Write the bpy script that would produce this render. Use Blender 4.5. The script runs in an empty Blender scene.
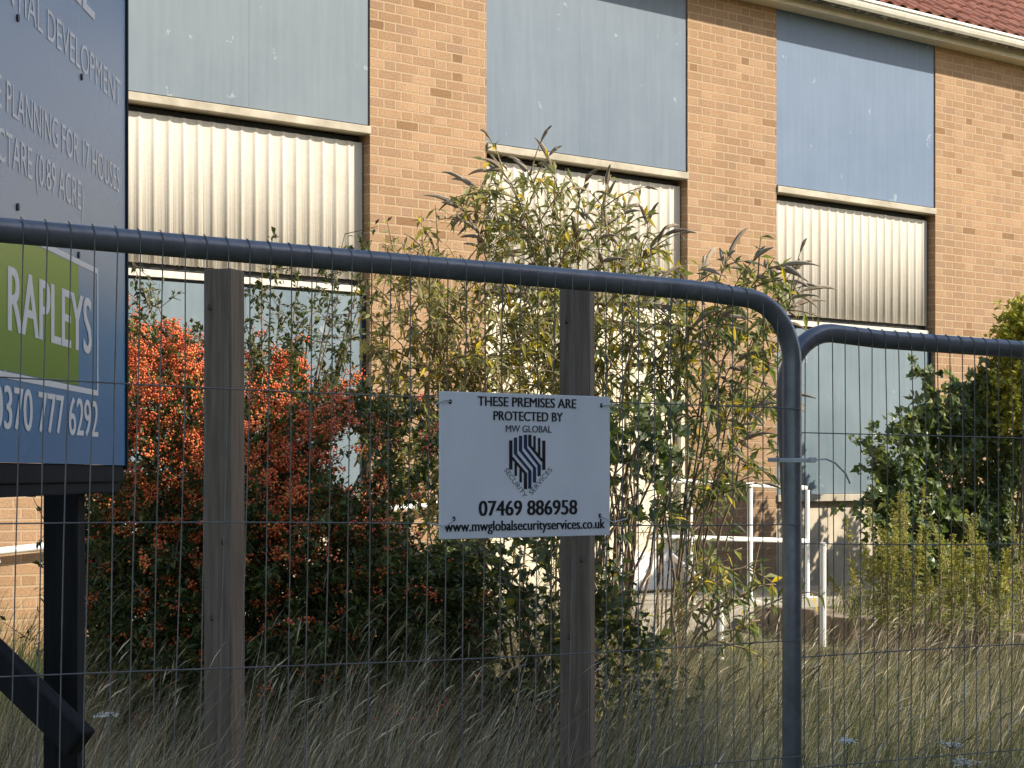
import bpy, math, random
import numpy as np
from mathutils import Vector, Matrix, Quaternion

random.seed(7)
rng = np.random.default_rng(11)
R = math.radians
C = bpy.context.scene.collection

# ------------------------------------------------------------------ camera numbers
F = 1920.0            # focal length in pixels of the 1024 wide picture
HOR = 475.0           # row of the horizon
EYE = 1.65            # eye height


def P(px, py, D):
    """point seen at a pixel, D metres in front of the eye"""
    return np.array([(px - 512) / F * D, D, EYE + (HOR - py) / F * D])


# ------------------------------------------------------------------ mesh helpers
class Geo:
    def __init__(self):
        self.V = []; self.F = []; self.M = []; self.n = 0

    def add(self, V, faces, mi=0):
        V = np.asarray(V, dtype=np.float64).reshape(-1, 3)
        for f in (faces if isinstance(faces, list) else [faces]):
            f = np.asarray(f, dtype=np.int64)
            if f.size == 0: continue
            self.F.append(f + self.n)
            self.M.append(np.full(len(f), mi, dtype=np.int32) if np.isscalar(mi) else np.asarray(mi, dtype=np.int32))
        self.V.append(V); self.n += len(V)

    def build(self, name, mats, parent=None, smooth=False):
        me = bpy.data.meshes.new(name)
        V = np.concatenate(self.V)
        me.vertices.add(len(V)); me.vertices.foreach_set('co', V.astype(np.float32).ravel())
        tot = np.concatenate([np.full(len(f), f.shape[1]) for f in self.F])
        loops = np.concatenate([f.ravel() for f in self.F])
        start = np.concatenate([[0], np.cumsum(tot)[:-1]])
        me.loops.add(len(loops)); me.loops.foreach_set('vertex_index', loops.astype(np.int32))
        me.polygons.add(len(tot))
        me.polygons.foreach_set('loop_start', start.astype(np.int32))
        me.polygons.foreach_set('loop_total', tot.astype(np.int32))
        me.polygons.foreach_set('material_index', np.concatenate(self.M))
        me.polygons.foreach_set('use_smooth', np.full(len(tot), bool(smooth)))
        me.update(calc_edges=True); me.validate()
        if not isinstance(mats, (list, tuple)): mats = [mats]
        for m in mats: me.materials.append(m)
        o = bpy.data.objects.new(name, me); C.objects.link(o)
        if parent is not None: o.parent = parent
        return o

    # ---- shapes
    def box(self, x0, x1, y0, y1, z0, z1, mi=0, M=None, bev=0.0):
        V = np.array([[x, y, z] for z in (z0, z1) for y in (y0, y1) for x in (x0, x1)], float)
        Fq = np.array([[0, 2, 3, 1], [4, 5, 7, 6], [0, 1, 5, 4], [2, 6, 7, 3], [0, 4, 6, 2], [1, 3, 7, 5]])
        if bev > 0:
            import bmesh
            bm = bmesh.new()
            vs = [bm.verts.new(v) for v in V]
            for f in Fq: bm.faces.new([vs[i] for i in f])
            bmesh.ops.bevel(bm, geom=list(bm.edges), offset=bev, segments=2, affect='EDGES', profile=0.6)
            bm.verts.index_update()
            V2 = np.array([v.co[:] for v in bm.verts]); by = {}
            for f in bm.faces: by.setdefault(len(f.verts), []).append([v.index for v in f.verts])
            bm.free()
            if M is not None: V2 = V2 @ np.array(M.to_3x3()).T + np.array(M.translation)
            self.add(V2, [np.array(v) for v in by.values()], mi); return
        if M is not None: V = V @ np.array(M.to_3x3()).T + np.array(M.translation)
        self.add(V, Fq, mi)

    def tube(self, pts, rad, sides=6, mi=0, cap=True):
        pts = np.asarray(pts, float); n = len(pts)
        rad = np.full(n, rad, float) if np.isscalar(rad) else np.asarray(rad, float)
        T = np.gradient(pts, axis=0); T /= np.linalg.norm(T, axis=1)[:, None] + 1e-12
        mean = T.mean(0)
        ref = np.array([0, 0, 1.0]) if abs(mean[2]) < 0.75 else np.array([1.0, 0.13, 0])
        # parallel transport
        N = np.zeros_like(T)
        a = ref - T[0] * ref.dot(T[0]); a /= np.linalg.norm(a) + 1e-12; N[0] = a
        for i in range(1, n):
            a = N[i - 1] - T[i] * N[i - 1].dot(T[i]); l = np.linalg.norm(a)
            N[i] = a / l if l > 1e-9 else N[i - 1]
        B = np.cross(T, N)
        ang = np.arange(sides) / sides * 2 * math.pi
        ring = np.cos(ang)[None, :, None] * N[:, None, :] + np.sin(ang)[None, :, None] * B[:, None, :]
        V = (pts[:, None, :] + ring * rad[:, None, None]).reshape(-1, 3)
        i = np.arange(n - 1)[:, None] * sides; j = np.arange(sides)[None, :]; k = (np.arange(sides) + 1)[None, :] % sides
        q = np.stack([i + j, i + k, i + sides + k, i + sides + j], -1).reshape(-1, 4)
        fs = [q]
        if cap and sides > 2:
            fs += [np.arange(sides)[::-1][None, :], (np.arange(sides) + (n - 1) * sides)[None, :]]
        self.add(V, fs, mi)

    def leaves(self, Pn, Dn, L, W, mi=0, droop=0.15, fold=0.25, normal=None, wide=0.42):
        """folded pointed leaves, 5 vertices each"""
        Pn = np.asarray(Pn, float); Dn = np.asarray(Dn, float); n = len(Pn)
        if n == 0: return
        Dn = Dn / (np.linalg.norm(Dn, axis=1)[:, None] + 1e-9)
        if normal is None:
            normal = rng.normal(size=(n, 3)) * 0.6 + np.array([0, 0, 1.0])
        S = np.cross(Dn, normal); S /= np.linalg.norm(S, axis=1)[:, None] + 1e-9
        U = np.cross(S, Dn)
        L = np.broadcast_to(L, (n,))[:, None]; W = np.broadcast_to(W, (n,))[:, None]
        dz = np.array([0, 0, -1.0])
        m = Pn + Dn * L * wide + dz * droop * L * .2
        l = m + S * W * .5 + U * W * fold; r = m - S * W * .5 + U * W * fold
        t = Pn + Dn * L + dz * droop * L
        V = np.stack([Pn, m, l, r, t], 1).reshape(-1, 3)
        b = np.arange(n)[:, None] * 5
        f = np.concatenate([b + np.array([0, 3, 1]), b + np.array([0, 1, 2]), b + np.array([1, 3, 4]), b + np.array([1, 4, 2])])
        if not np.isscalar(mi): mi = np.tile(np.asarray(mi), 4)
        self.add(V, f, mi)

    def lobed(self, Pn, Dn, L, mi=0, lobes=5, normal=None):
        """ivy / maple shaped leaves: a fan with lobes"""
        Pn = np.asarray(Pn, float); Dn = np.asarray(Dn, float); n = len(Pn)
        if n == 0: return
        Dn = Dn / (np.linalg.norm(Dn, axis=1)[:, None] + 1e-9)
        if normal is None: normal = rng.normal(size=(n, 3)) * 0.5 + np.array([0.3, -.5, .6])
        S = np.cross(Dn, normal); S /= np.linalg.norm(S, axis=1)[:, None] + 1e-9
        U = np.cross(S, Dn)
        L = np.broadcast_to(L, (n,))
        prof = [(0.0, 0.0), (-.42, -.02), (-.36, .22), (-.55, .5), (-.22, .52), (0, 1.0), (.22, .52), (.55, .5), (.36, .22), (.42, -.02)]
        if lobes == 3:
            prof = [(0, 0), (-.34, .0), (-.5, .3), (-.24, .45), (0, 1.0), (.24, .45), (.5, .3), (.34, .0)]
        k = len(prof); pts = [Pn + Dn * (.3 * L)[:, None] - U * (.06 * L)[:, None]]
        for a, b in prof:
            pts.append(Pn + S * (a * L)[:, None] + Dn * (b * L)[:, None] + U * ((abs(a) * .25 - max(0, b - .6) * .3) * L)[:, None])
        V = np.stack(pts, 1).reshape(-1, 3); base = np.arange(n)[:, None] * (k + 1)
        f = np.concatenate([base + np.array([0, 1 + i, 1 + (i + 1) % k]) for i in range(k)])
        self.add(V, f, mi)


def blobs(geo, centers, r, mi=0, squash=1.0):
    """little berries: octahedra"""
    c = np.asarray(centers, float); n = len(c)
    if n == 0: return
    o = np.array([[1, 0, 0], [-1, 0, 0], [0, 1, 0], [0, -1, 0], [0, 0, squash], [0, 0, -squash]], float)
    r = np.broadcast_to(r, (n,))
    V = (c[:, None, :] + o[None] * r[:, None, None]).reshape(-1, 3)
    t = np.array([[0, 2, 4], [2, 1, 4], [1, 3, 4], [3, 0, 4], [2, 0, 5], [1, 2, 5], [3, 1, 5], [0, 3, 5]])
    f = (np.arange(n)[:, None, None] * 6 + t[None]).reshape(-1, 3)
    geo.add(V, f, mi)


def bez(a, b, c, n=9):
    t = np.linspace(0, 1, n)[:, None]
    return (1 - t) ** 2 * a + 2 * t * (1 - t) * b + t * t * c


def tag(o, label=None, cat=None, group=None, kind=None):
    if label: o['label'] = label
    if cat: o['category'] = cat
    if group: o['group'] = group
    if kind: o['kind'] = kind
    return o


def empty(name, loc=(0, 0, 0), rz=0.0, label=None, cat=None, group=None):
    o = bpy.data.objects.new(name, None); C.objects.link(o)
    o.location = loc; o.rotation_euler = (0, 0, rz); o.empty_display_size = .2
    return tag(o, label, cat, group)


# ------------------------------------------------------------------ materials
class NT:
    def __init__(self, name):
        self.m = bpy.data.materials.new(name); self.m.use_nodes = True
        self.t = self.m.node_tree; self.t.nodes.clear()
        self.out = self.n('ShaderNodeOutputMaterial')

    def n(self, typ, **props):
        nd = self.t.nodes.new(typ)
        for k, v in props.items(): setattr(nd, k, v)
        return nd

    def set(self, sock, v):
        if isinstance(v, bpy.types.NodeSocket): self.t.links.new(v, sock)
        elif v is not None: sock.default_value = v

    def math(self, op, a, b=None, c=None, clamp=False):
        nd = self.n('ShaderNodeMath', operation=op, use_clamp=clamp)
        self.set(nd.inputs[0], a)
        if b is not None: self.set(nd.inputs[1], b)
        if c is not None: self.set(nd.inputs[2], c)
        return nd.outputs[0]

    def ramp(self, fac, stops, interp='LINEAR'):
        nd = self.n('ShaderNodeValToRGB'); cr = nd.color_ramp; cr.interpolation = interp
        while len(cr.elements) < len(stops): cr.elements.new(.5)
        for e, (p, c) in zip(cr.elements, stops):
            e.position = p; e.color = (*c, 1) if len(c) == 3 else c
        self.set(nd.inputs[0], fac); return nd.outputs[0]

    def mix(self, fac, a, b, blend='MIX'):
        nd = self.n('ShaderNodeMix', data_type='RGBA', blend_type=blend)
        self.set(nd.inputs[0], fac)
        for s, v in ((nd.inputs[6], a), (nd.inputs[7], b)):
            self.set(s, (*v, 1) if isinstance(v, tuple) and len(v) == 3 else v)
        return nd.outputs[2]

    def coord(self, scale=(1, 1, 1), out='Object'):
        tc = self.n('ShaderNodeTexCoord'); mp = self.n('ShaderNodeMapping')
        mp.inputs['Scale'].default_value = scale
        self.t.links.new(tc.outputs[out], mp.inputs[0]); return mp.outputs[0]

    def noise(self, vec, scale=5, detail=4, rough=.55):
        nd = self.n('ShaderNodeTexNoise'); nd.inputs['Scale'].default_value = scale
        nd.inputs['Detail'].default_value = detail; nd.inputs['Roughness'].default_value = rough
        if vec is not None: self.t.links.new(vec, nd.inputs['Vector'])
        return nd.outputs[0]

    def bump(self, h, strength=.3, dist=.01):
        nd = self.n('ShaderNodeBump'); nd.inputs['Strength'].default_value = strength
        nd.inputs['Distance'].default_value = dist; self.t.links.new(h, nd.inputs['Height']); return nd.outputs[0]

    def principled(self, color, rough=.6, metal=0.0, spec=.5, normal=None, coat=0.0):
        p = self.n('ShaderNodeBsdfPrincipled')
        self.set(p.inputs['Base Color'], (*color, 1) if isinstance(color, tuple) and len(color) == 3 else color)
        self.set(p.inputs['Roughness'], rough); self.set(p.inputs['Metallic'], metal)
        p.inputs['Specular IOR Level'].default_value = spec
        p.inputs['Coat Weight'].default_value = coat; p.inputs['Coat Roughness'].default_value = .06
        if normal is not None: self.t.links.new(normal, p.inputs['Normal'])
        self.t.links.new(p.outputs[0], self.out.inputs[0]); return p


def m_simple(name, c1, c2=None, scale=6, rough=.6, metal=0.0, spec=.5, bump=.0, stretch=(1, 1, 1), detail=5, coat=0.0, lo=.35, hi=.65):
    t = NT(name); v = t.coord(stretch); nz = t.noise(v, scale, detail)
    col = t.ramp(nz, [(lo, c1), (hi, c2 or c1)])
    t.principled(col, rough, metal, spec, t.bump(nz, bump, .01) if bump else None, coat)
    return t.m


def m_leaf(name, stops, rough=.5, trans=.3, spec=.35, interp='LINEAR', tint=(1.25, 1.25, .6)):
    t = NT(name); g = t.n('ShaderNodeNewGeometry')
    col = t.ramp(g.outputs['Random Per Island'], stops, interp)
    p = t.principled(col, rough, 0, spec)
    tr = t.n('ShaderNodeBsdfTranslucent')
    t.t.links.new(t.mix(1.0, col, tint, 'MULTIPLY'), tr.inputs[0])
    mx = t.n('ShaderNodeMixShader'); mx.inputs[0].default_value = trans
    t.t.links.new(p.outputs[0], mx.inputs[1]); t.t.links.new(tr.outputs[0], mx.inputs[2])
    t.t.links.new(mx.outputs[0], t.out.inputs[0]); return t.m


def m_brick(name):
    t = NT(name)
    tc = t.n('ShaderNodeTexCoord'); sp = t.n('ShaderNodeSeparateXYZ'); t.t.links.new(tc.outputs['Object'], sp.inputs[0])
    sn = t.n('ShaderNodeSeparateXYZ'); t.t.links.new(tc.outputs['Normal'], sn.inputs[0])
    side = t.math('GREATER_THAN', t.math('ABSOLUTE', sn.outputs[0]), .6)
    nz = t.noise(tc.outputs['Object'], 9, 3)
    wob = t.math('MULTIPLY', t.math('SUBTRACT', nz, .5), .012)
    u = t.math('ADD', t.math('ADD', t.math('MULTIPLY', sp.outputs[0], t.math('SUBTRACT', 1.0, side)),
                             t.math('MULTIPLY', t.math('ADD', sp.outputs[1], .055), side)), wob)
    z = t.math('ADD', sp.outputs[2], t.math('MULTIPLY', wob, .6))
    zr = t.math('DIVIDE', z, .075)
    row = t.math('FLOOR', zr); fz = t.math('FRACT', zr)
    uu = t.math('ADD', t.math('DIVIDE', u, .3375), t.math('MULTIPLY', t.math('MODULO', row, 2.0), .5))
    cell = t.math('FLOOR', uu); fu = t.math('FRACT', uu)
    hd = t.math('GREATER_THAN', fu, .66667)
    du = t.math('MULTIPLY', t.math('MINIMUM', t.math('MINIMUM', fu, t.math('SUBTRACT', 1.0, fu)), t.math('ABSOLUTE', t.math('SUBTRACT', fu, .66667))), .3375)
    dz = t.math('MULTIPLY', t.math('MINIMUM', fz, t.math('SUBTRACT', 1.0, fz)), .075)
    edge = t.math('MINIMUM', du, dz)
    mr = t.n('ShaderNodeMapRange'); mr.inputs[1].default_value = .0046; mr.inputs[2].default_value = .008
    t.t.links.new(edge, mr.inputs[0]); mask = mr.outputs[0]
    cb = t.n('ShaderNodeCombineXYZ')
    t.set(cb.inputs[0], t.math('ADD', t.math('MULTIPLY', cell, 2.0), hd)); t.set(cb.inputs[1], row); t.set(cb.inputs[2], side)
    wn = t.n('ShaderNodeTexWhiteNoise', noise_dimensions='3D'); t.t.links.new(cb.outputs[0], wn.inputs[0])
    col = t.ramp(wn.outputs[0], [(0, (.20, .115, .06)), (.035, (.23, .135, .07)), (.06, (.29, .18, .1)), (.2, (.285, .182, .112)),
                                 (.45, (.295, .183, .102)), (.8, (.328, .208, .12)), (1, (.355, .23, .136))])
    grain = t.noise(tc.outputs['Object'], 70, 4)
    col = t.mix(.4, col, t.ramp(grain, [(.3, (.2, .2, .2)), (.7, (.8, .8, .8))]), 'OVERLAY')
    big = t.noise(tc.outputs['Object'], .8, 3)
    col = t.mix(.25, col, t.ramp(big, [(.35, (.32, .32, .34)), (.65, (.66, .64, .6))]), 'OVERLAY')
    ms = t.n('ShaderNodeMapping'); ms.inputs['Scale'].default_value = (2.2, 2.2, .35); t.t.links.new(tc.outputs['Object'], ms.inputs[0])
    stn = t.noise(ms.outputs[0], 1.1, 6, .65)
    col = t.mix(t.math('MULTIPLY', t.ramp(stn, [(.5, (0, 0, 0)), (.75, (1, 1, 1))]), .32), col, (.16, .10, .06))
    mort = t.mix(nz, (.345, .243, .152), (.4, .288, .183))
    col = t.mix(mask, mort, col)
    h = t.math('ADD', mask, t.math('MULTIPLY', grain, .25))
    t.principled(col, .9, 0, .2, t.bump(h, .5, .006))
    return t.m


def m_sheet(name, c1, c2, rough=.38, seed=0.0):
    """weathered painted sheet: vertical streaks, faint blotches, small chips"""
    t = NT(name)
    tc = t.n('ShaderNodeTexCoord'); mp = t.n('ShaderNodeMapping'); mp.inputs['Location'].default_value = (seed, 0, seed * .7)
    t.t.links.new(tc.outputs['Object'], mp.inputs[0]); v = mp.outputs[0]
    mp2 = t.n('ShaderNodeMapping'); mp2.inputs['Scale'].default_value = (9, 9, .5); t.t.links.new(v, mp2.inputs[0])
    st = t.noise(mp2.outputs[0], 2.2, 5, .6); bl = t.noise(v, 1.6, 5, .6)
    f = t.math('ADD', t.math('MULTIPLY', st, .42), t.math('MULTIPLY', bl, .68))
    col = t.ramp(f, [(.38, c1), (.72, c2)])
    vo = t.n('ShaderNodeTexVoronoi'); vo.inputs['Scale'].default_value = 2.6
    mp3 = t.n('ShaderNodeMapping'); mp3.inputs['Scale'].default_value = (1.4, 1, .8); mp3.inputs['Rotation'].default_value = (0, .5, 0)
    t.t.links.new(v, mp3.inputs[0]); t.t.links.new(mp3.outputs[0], vo.inputs['Vector'])
    wob = t.noise(v, 40, 2)
    chip = t.math('LESS_THAN', t.math('ADD', vo.outputs[0], t.math('MULTIPLY', wob, .05)), .065)
    pick = t.math('GREATER_THAN', t.n('ShaderNodeSeparateColor').outputs[0], .5)
    sc = t.t.nodes[-1]
    sep = t.n('ShaderNodeSeparateColor'); t.t.links.new(vo.outputs[1], sep.inputs[0])
    pick = t.math('GREATER_THAN', sep.outputs[0], .55)
    col = t.mix(t.math('MULTIPLY', t.math('MULTIPLY', chip, pick), .6), col, (.72, .72, .7))
    hz = t.noise(v, 5.0, 6, .7)
    col = t.mix(t.math('MULTIPLY', t.math('GREATER_THAN', hz, .66), .16), col, (.75, .75, .72))
    rg = t.math('ADD', rough + .02, t.math('MULTIPLY', bl, .22))
    t.principled(col, rg, 0, .35, t.bump(bl, .02, .004)); return t.m


def m_wood(name, c1, c2):
    t = NT(name); v = t.coord((1, 1, .05)); g = t.noise(v, 60, 6, .65); b = t.noise(t.coord(), 3, 3)
    col = t.mix(t.math('MULTIPLY', b, .6), t.ramp(g, [(.35, c1), (.65, c2)]), tuple(.7 * x for x in c1))
    t.principled(col, .85, 0, .25, t.bump(g, .35, .004)); return t.m


M = {}
M['brick'] = m_brick('brickwork')
M['sheet_a'] = m_sheet('weathered_grey_sheet', (0.092, 0.125, 0.154), (0.134, 0.169, 0.196), seed=1.3)
M['sheet_b'] = m_sheet('weathered_blue_grey_sheet', (0.080, 0.115, 0.156), (0.120, 0.157, 0.199), seed=4.1)
M['sheet_c'] = m_sheet('weathered_blue_sheet', (0.083, 0.128, 0.201), (0.115, 0.164, 0.242), seed=8.7)
M['sheet_d'] = m_sheet('weathered_green_grey_sheet', (0.105, 0.146, 0.172), (0.153, 0.197, 0.222), rough=.28, seed=12.4)
def m_cement(name):
    t = NT(name); st = t.noise(t.coord((14, 14, .35)), 1.5, 6, .65); bl = t.noise(t.coord(), 2.4, 5, .6); fine = t.noise(t.coord(), 60, 4, .6)
    col = t.ramp(st, [(.3, (.55, .49, .41)), (.5, (.63, .575, .49)), (.7, (.665, .61, .53))])
    col = t.mix(t.math('MULTIPLY', t.ramp(bl, [(.52, (0, 0, 0)), (.75, (1, 1, 1))]), .35), col, (.46, .40, .30))
    col = t.mix(.12, col, t.ramp(fine, [(.3, (.2, .2, .2)), (.7, (.8, .8, .8))]), 'OVERLAY')
    t.principled(col, .9, 0, .15, t.bump(fine, .15, .003)); return t.m


M['cement'] = m_cement('cream_cement_sheet')
M['sillpaint'] = m_simple('weathered_sill_paint', (.30, .26, .19), (.45, .40, .31), 5, .75, bump=.1)
M['plinth'] = m_simple('rough_concrete_panel', (.42, .36, .27), (.55, .48, .37), 4, .9, bump=.3)
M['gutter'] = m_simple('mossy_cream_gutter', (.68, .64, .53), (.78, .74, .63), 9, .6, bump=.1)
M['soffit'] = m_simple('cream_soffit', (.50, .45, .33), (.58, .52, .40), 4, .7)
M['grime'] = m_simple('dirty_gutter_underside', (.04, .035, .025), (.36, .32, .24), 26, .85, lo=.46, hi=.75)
M['tile'] = m_simple('red_clay_roof_tile', (.16, .056, .034), (.27, .10, .06), 7, .8, bump=.2)
M['door'] = m_simple('cream_door_paint', (.60, .53, .38), (.70, .62, .46), 2, .55)
M['white'] = m_simple('white_gloss_paint', (.74, .73, .70), (.84, .83, .80), 8, .4)
M['dark'] = m_simple('dark_void', (.02, .02, .02), (.03, .03, .03), 3, .9)
M['concrete'] = m_simple('worn_concrete', (.26, .24, .20), (.40, .36, .29), 3, .9, bump=.3)
M['oldwall'] = m_simple('old_brick_edging', (.17, .13, .095), (.28, .22, .16), 8, .95, bump=.4)
M['tube'] = m_simple('dark_grey_painted_steel', (.125, .132, .15), (.18, .188, .205), 14, .26, metal=.35, spec=.6)
def m_tube(name):
    t = NT(name); a = t.noise(t.coord((1, 1, 1)), 26, 6, .7); b_ = t.noise(t.coord(), 5, 4)
    col = t.ramp(a, [(.3, (.125, .132, .146)), (.6, (.19, .198, .216)), (.74, (.27, .275, .29))])
    col = t.mix(t.math('MULTIPLY', t.math('GREATER_THAN', a, .69), .5), col, (.12, .085, .06))
    t.principled(col, t.math('ADD', .2, t.math('MULTIPLY', b_, .3)), .4, .5, t.bump(a, .08, .002)); return t.m


M['tube'] = m_tube('mottled_grey_steel_tube')
M['wire'] = m_simple('dull_steel_wire', (.13, .125, .115), (.21, .20, .185), 20, .5, metal=.3)
M['post'] = m_wood('weathered_post_timber', (.125, .092, .067), (.25, .192, .143))
M['black_timber'] = m_wood('black_stained_timber', (.006, .006, .007), (.016, .015, .015))
M['signface'] = m_simple('white_sign_plastic', (.68, .71, .745), (.78, .80, .83), 9, .3, spec=.5, stretch=(1, 1, .5), detail=7)
M['ink'] = m_simple('black_print', (.012, .012, .016), None, 3, .45)
M['navy'] = m_simple('navy_print', (.018, .03, .085), None, 3, .45)
M['greyink'] = m_simple('grey_print', (.09, .10, .12), None, 3, .45)
M['tie'] = m_simple('pale_plastic_tie', (.5, .5, .48), (.6, .6, .58), 5, .4)
M['screw'] = m_simple('rusty_screw', (.03, .02, .015), None, 5, .5)
M['boardprint_sheen'] = None
M['boardwhite'] = m_simple('white_board_print', (.84, .84, .86), None, 3, .3)
M['boardlabel'] = None
M['plasticblock'] = m_simple('grey_block_rubber', (.05, .05, .05), (.08, .08, .08), 5, .8)


def m_board(name, stops, zlo, zhi):
    """colour that runs from one tone to another up the board"""
    t = NT(name); tc = t.n('ShaderNodeTexCoord'); sp = t.n('ShaderNodeSeparateXYZ'); t.t.links.new(tc.outputs['Object'], sp.inputs[0])
    mr = t.n('ShaderNodeMapRange'); mr.inputs[1].default_value = zlo; mr.inputs[2].default_value = zhi
    t.t.links.new(sp.outputs[2], mr.inputs[0])
    col = t.ramp(mr.outputs[0], stops)
    nz = t.noise(t.coord(), 1.4, 2)
    t.principled(col, t.math('ADD', .16, t.math('MULTIPLY', nz, .2)), 0, .5); return t.m


M['boardprint_sheen'] = m_board('blue_print_with_sky_sheen', [(0, (.02, .17, .40)), (.22, (.05, .24, .48)), (.34, (.38, .47, .58)), (.6, (.35, .47, .61)), (.85, (.16, .33, .56)), (1, (.05, .16, .40))], 1.65, 3.2)  # blue print, with pale sky reflection put into the middle tones
M['boardlabel'] = m_board('green_label_print', [(0, (.12, .27, .03)), (1, (.25, .42, .04))], 1.85, 2.14)

# ------------------------------------------------------------------ light, world, camera
SUN_AZ, SUN_EL = R(80), R(33)                 # azimuth measured from straight behind the camera towards the right
to_sun = Vector((math.sin(SUN_AZ) * math.cos(SUN_EL), -math.cos(SUN_AZ) * math.cos(SUN_EL), math.sin(SUN_EL)))
sl = bpy.data.lights.new('sun', 'SUN'); sl.energy = 4.9; sl.angle = R(.53); sl.color = (1.0, .91, .76)
so = bpy.data.objects.new('sun', sl); C.objects.link(so)
so.rotation_euler = to_sun.to_track_quat('Z', 'Y').to_euler(); so.location = (20, -10, 20)
w = bpy.data.worlds.new('World'); bpy.context.scene.world = w; w.use_nodes = True
wt = w.node_tree; bg = wt.nodes['Background']; sky = wt.nodes.new('ShaderNodeTexSky')
sky.sky_type = 'NISHITA'; sky.sun_disc = False; sky.sun_elevation = SUN_EL
sky.sun_rotation = math.atan2(to_sun.x, to_sun.y)
wt.links.new(sky.outputs[0], bg.inputs[0]); bg.inputs[1].default_value = .15

cam = bpy.data.cameras.new('camera'); co = bpy.data.objects.new('camera', cam); C.objects.link(co)
co.location = (0, 0, EYE); co.rotation_euler = (R(90), 0, 0)
cam.sensor_width = 36; cam.lens = 36 * F / 1024; cam.shift_y = (HOR - 384) / 1024; cam.clip_end = 500; cam.clip_start = .05
bpy.context.scene.camera = co
sc = bpy.context.scene
sc.view_settings.view_transform = 'Standard'; sc.view_settings.look = 'None'
sc.view_settings.exposure = 0.66; sc.view_settings.gamma = 1.0
sc.cycles.use_denoising = True
sc.cycles.max_bounces = 6; sc.cycles.diffuse_bounces = 3; sc.cycles.transparent_max_bounces = 6
sc.render.film_transparent = False

# ------------------------------------------------------------------ ground
def g(X, Y):
    t = np.clip((np.asarray(Y, float) - 3.5) / 9.0, 0, 1); t = t * t * (3 - 2 * t)
    return .40 * t


def sheet(name, xs, ys, zf, mat):
    X, Y = np.meshgrid(xs, ys); Z = zf(X, Y)
    V = np.stack([X, Y, Z], -1).reshape(-1, 3); nx, ny = len(xs), len(ys)
    i, j = np.meshgrid(np.arange(nx - 1), np.arange(ny - 1)); b = (j * nx + i).ravel()
    q = np.stack([b, b + 1, b + nx + 1, b + nx], -1)
    G = Geo(); G.add(V, q); o = G.build(name, mat, smooth=True); return tag(o, kind='structure')


def m_ground():
    t = NT('dry_soil_and_turf'); v = t.coord()
    a = t.noise(v, 1.3, 6, .6); b = t.noise(v, 18, 6, .7)
    col = t.ramp(a, [(.35, (.08, .09, .04)), (.55, (.19, .17, .10)), (.7, (.32, .27, .17))])
    col = t.mix(.5, col, t.ramp(b, [(.3, (.15, .15, .15)), (.7, (.85, .85, .85))]), 'OVERLAY')
    t.principled(col, .95, 0, .1, t.bump(b, .6, .03)); return t.m


xs = np.concatenate([[-400, -120, -40, -20], np.linspace(-12, 12, 61), [20, 40, 120, 400]])
ys = np.concatenate([[-400, -100, -30, -10, 0], np.linspace(2, 22, 61), [40, 120, 400]])
bump_rng = np.random.default_rng(3)
sheet('ground', xs, ys, lambda X, Y: g(X, Y) + .03 * np.sin(X * 2.3 + 1) * np.sin(Y * 1.9) * (np.abs(X) < 12) * (Y > 1) * (Y < 22), m_ground())

# ------------------------------------------------------------------ the brick building
TH = R(40.4)
ct, st = math.cos(TH), math.sin(TH)
W0 = np.array([(430 - 512) / F * 15.2, 15.2, 0.0])


def wall_s(px, off=0.0):
    """distance along the wall at which a column of the picture meets it (off metres in front of the wall)"""
    k = (px - 512) / F
    ox, oy = W0[0] + st * off, W0[1] - ct * off
    return (oy * k - ox) / (ct - st * k)


def wz(px, py, off=0.0):
    s = wall_s(px, off); Z = W0[1] - ct * off + st * s
    return EYE + (HOR - py) / F * Z


B = empty('brick_building', tuple(W0), TH, 'boarded up tan brick building with cream corrugated panels and a red tiled roof', 'building')
w1 = (wall_s(131) - .25, wall_s(370)); w2 = (wall_s(486.5), wall_s(687.6)); w3 = (wall_s(776.5), wall_s(935.4))
TOP = 5.98; SILL = 4.34; CB = 3.16; LTOP = 3.06; LSILL = 1.47
XL, XR = -11.0, 16.0
G = Geo()
edges = [XL, w1[0], w1[1], w2[0], w2[1], w3[0], w3[1], XR]
for a, b in ((XL, w1[0]), (w1[1], w2[0]), (w2[1], w3[0]), (w3[1], XR)):
    G.box(a, b, 0, .35, 0, TOP + .12)
G.box(XL, XR, .352, 8.0, 0, TOP + .1)
G.build('wall', M['brick'], B)

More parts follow.
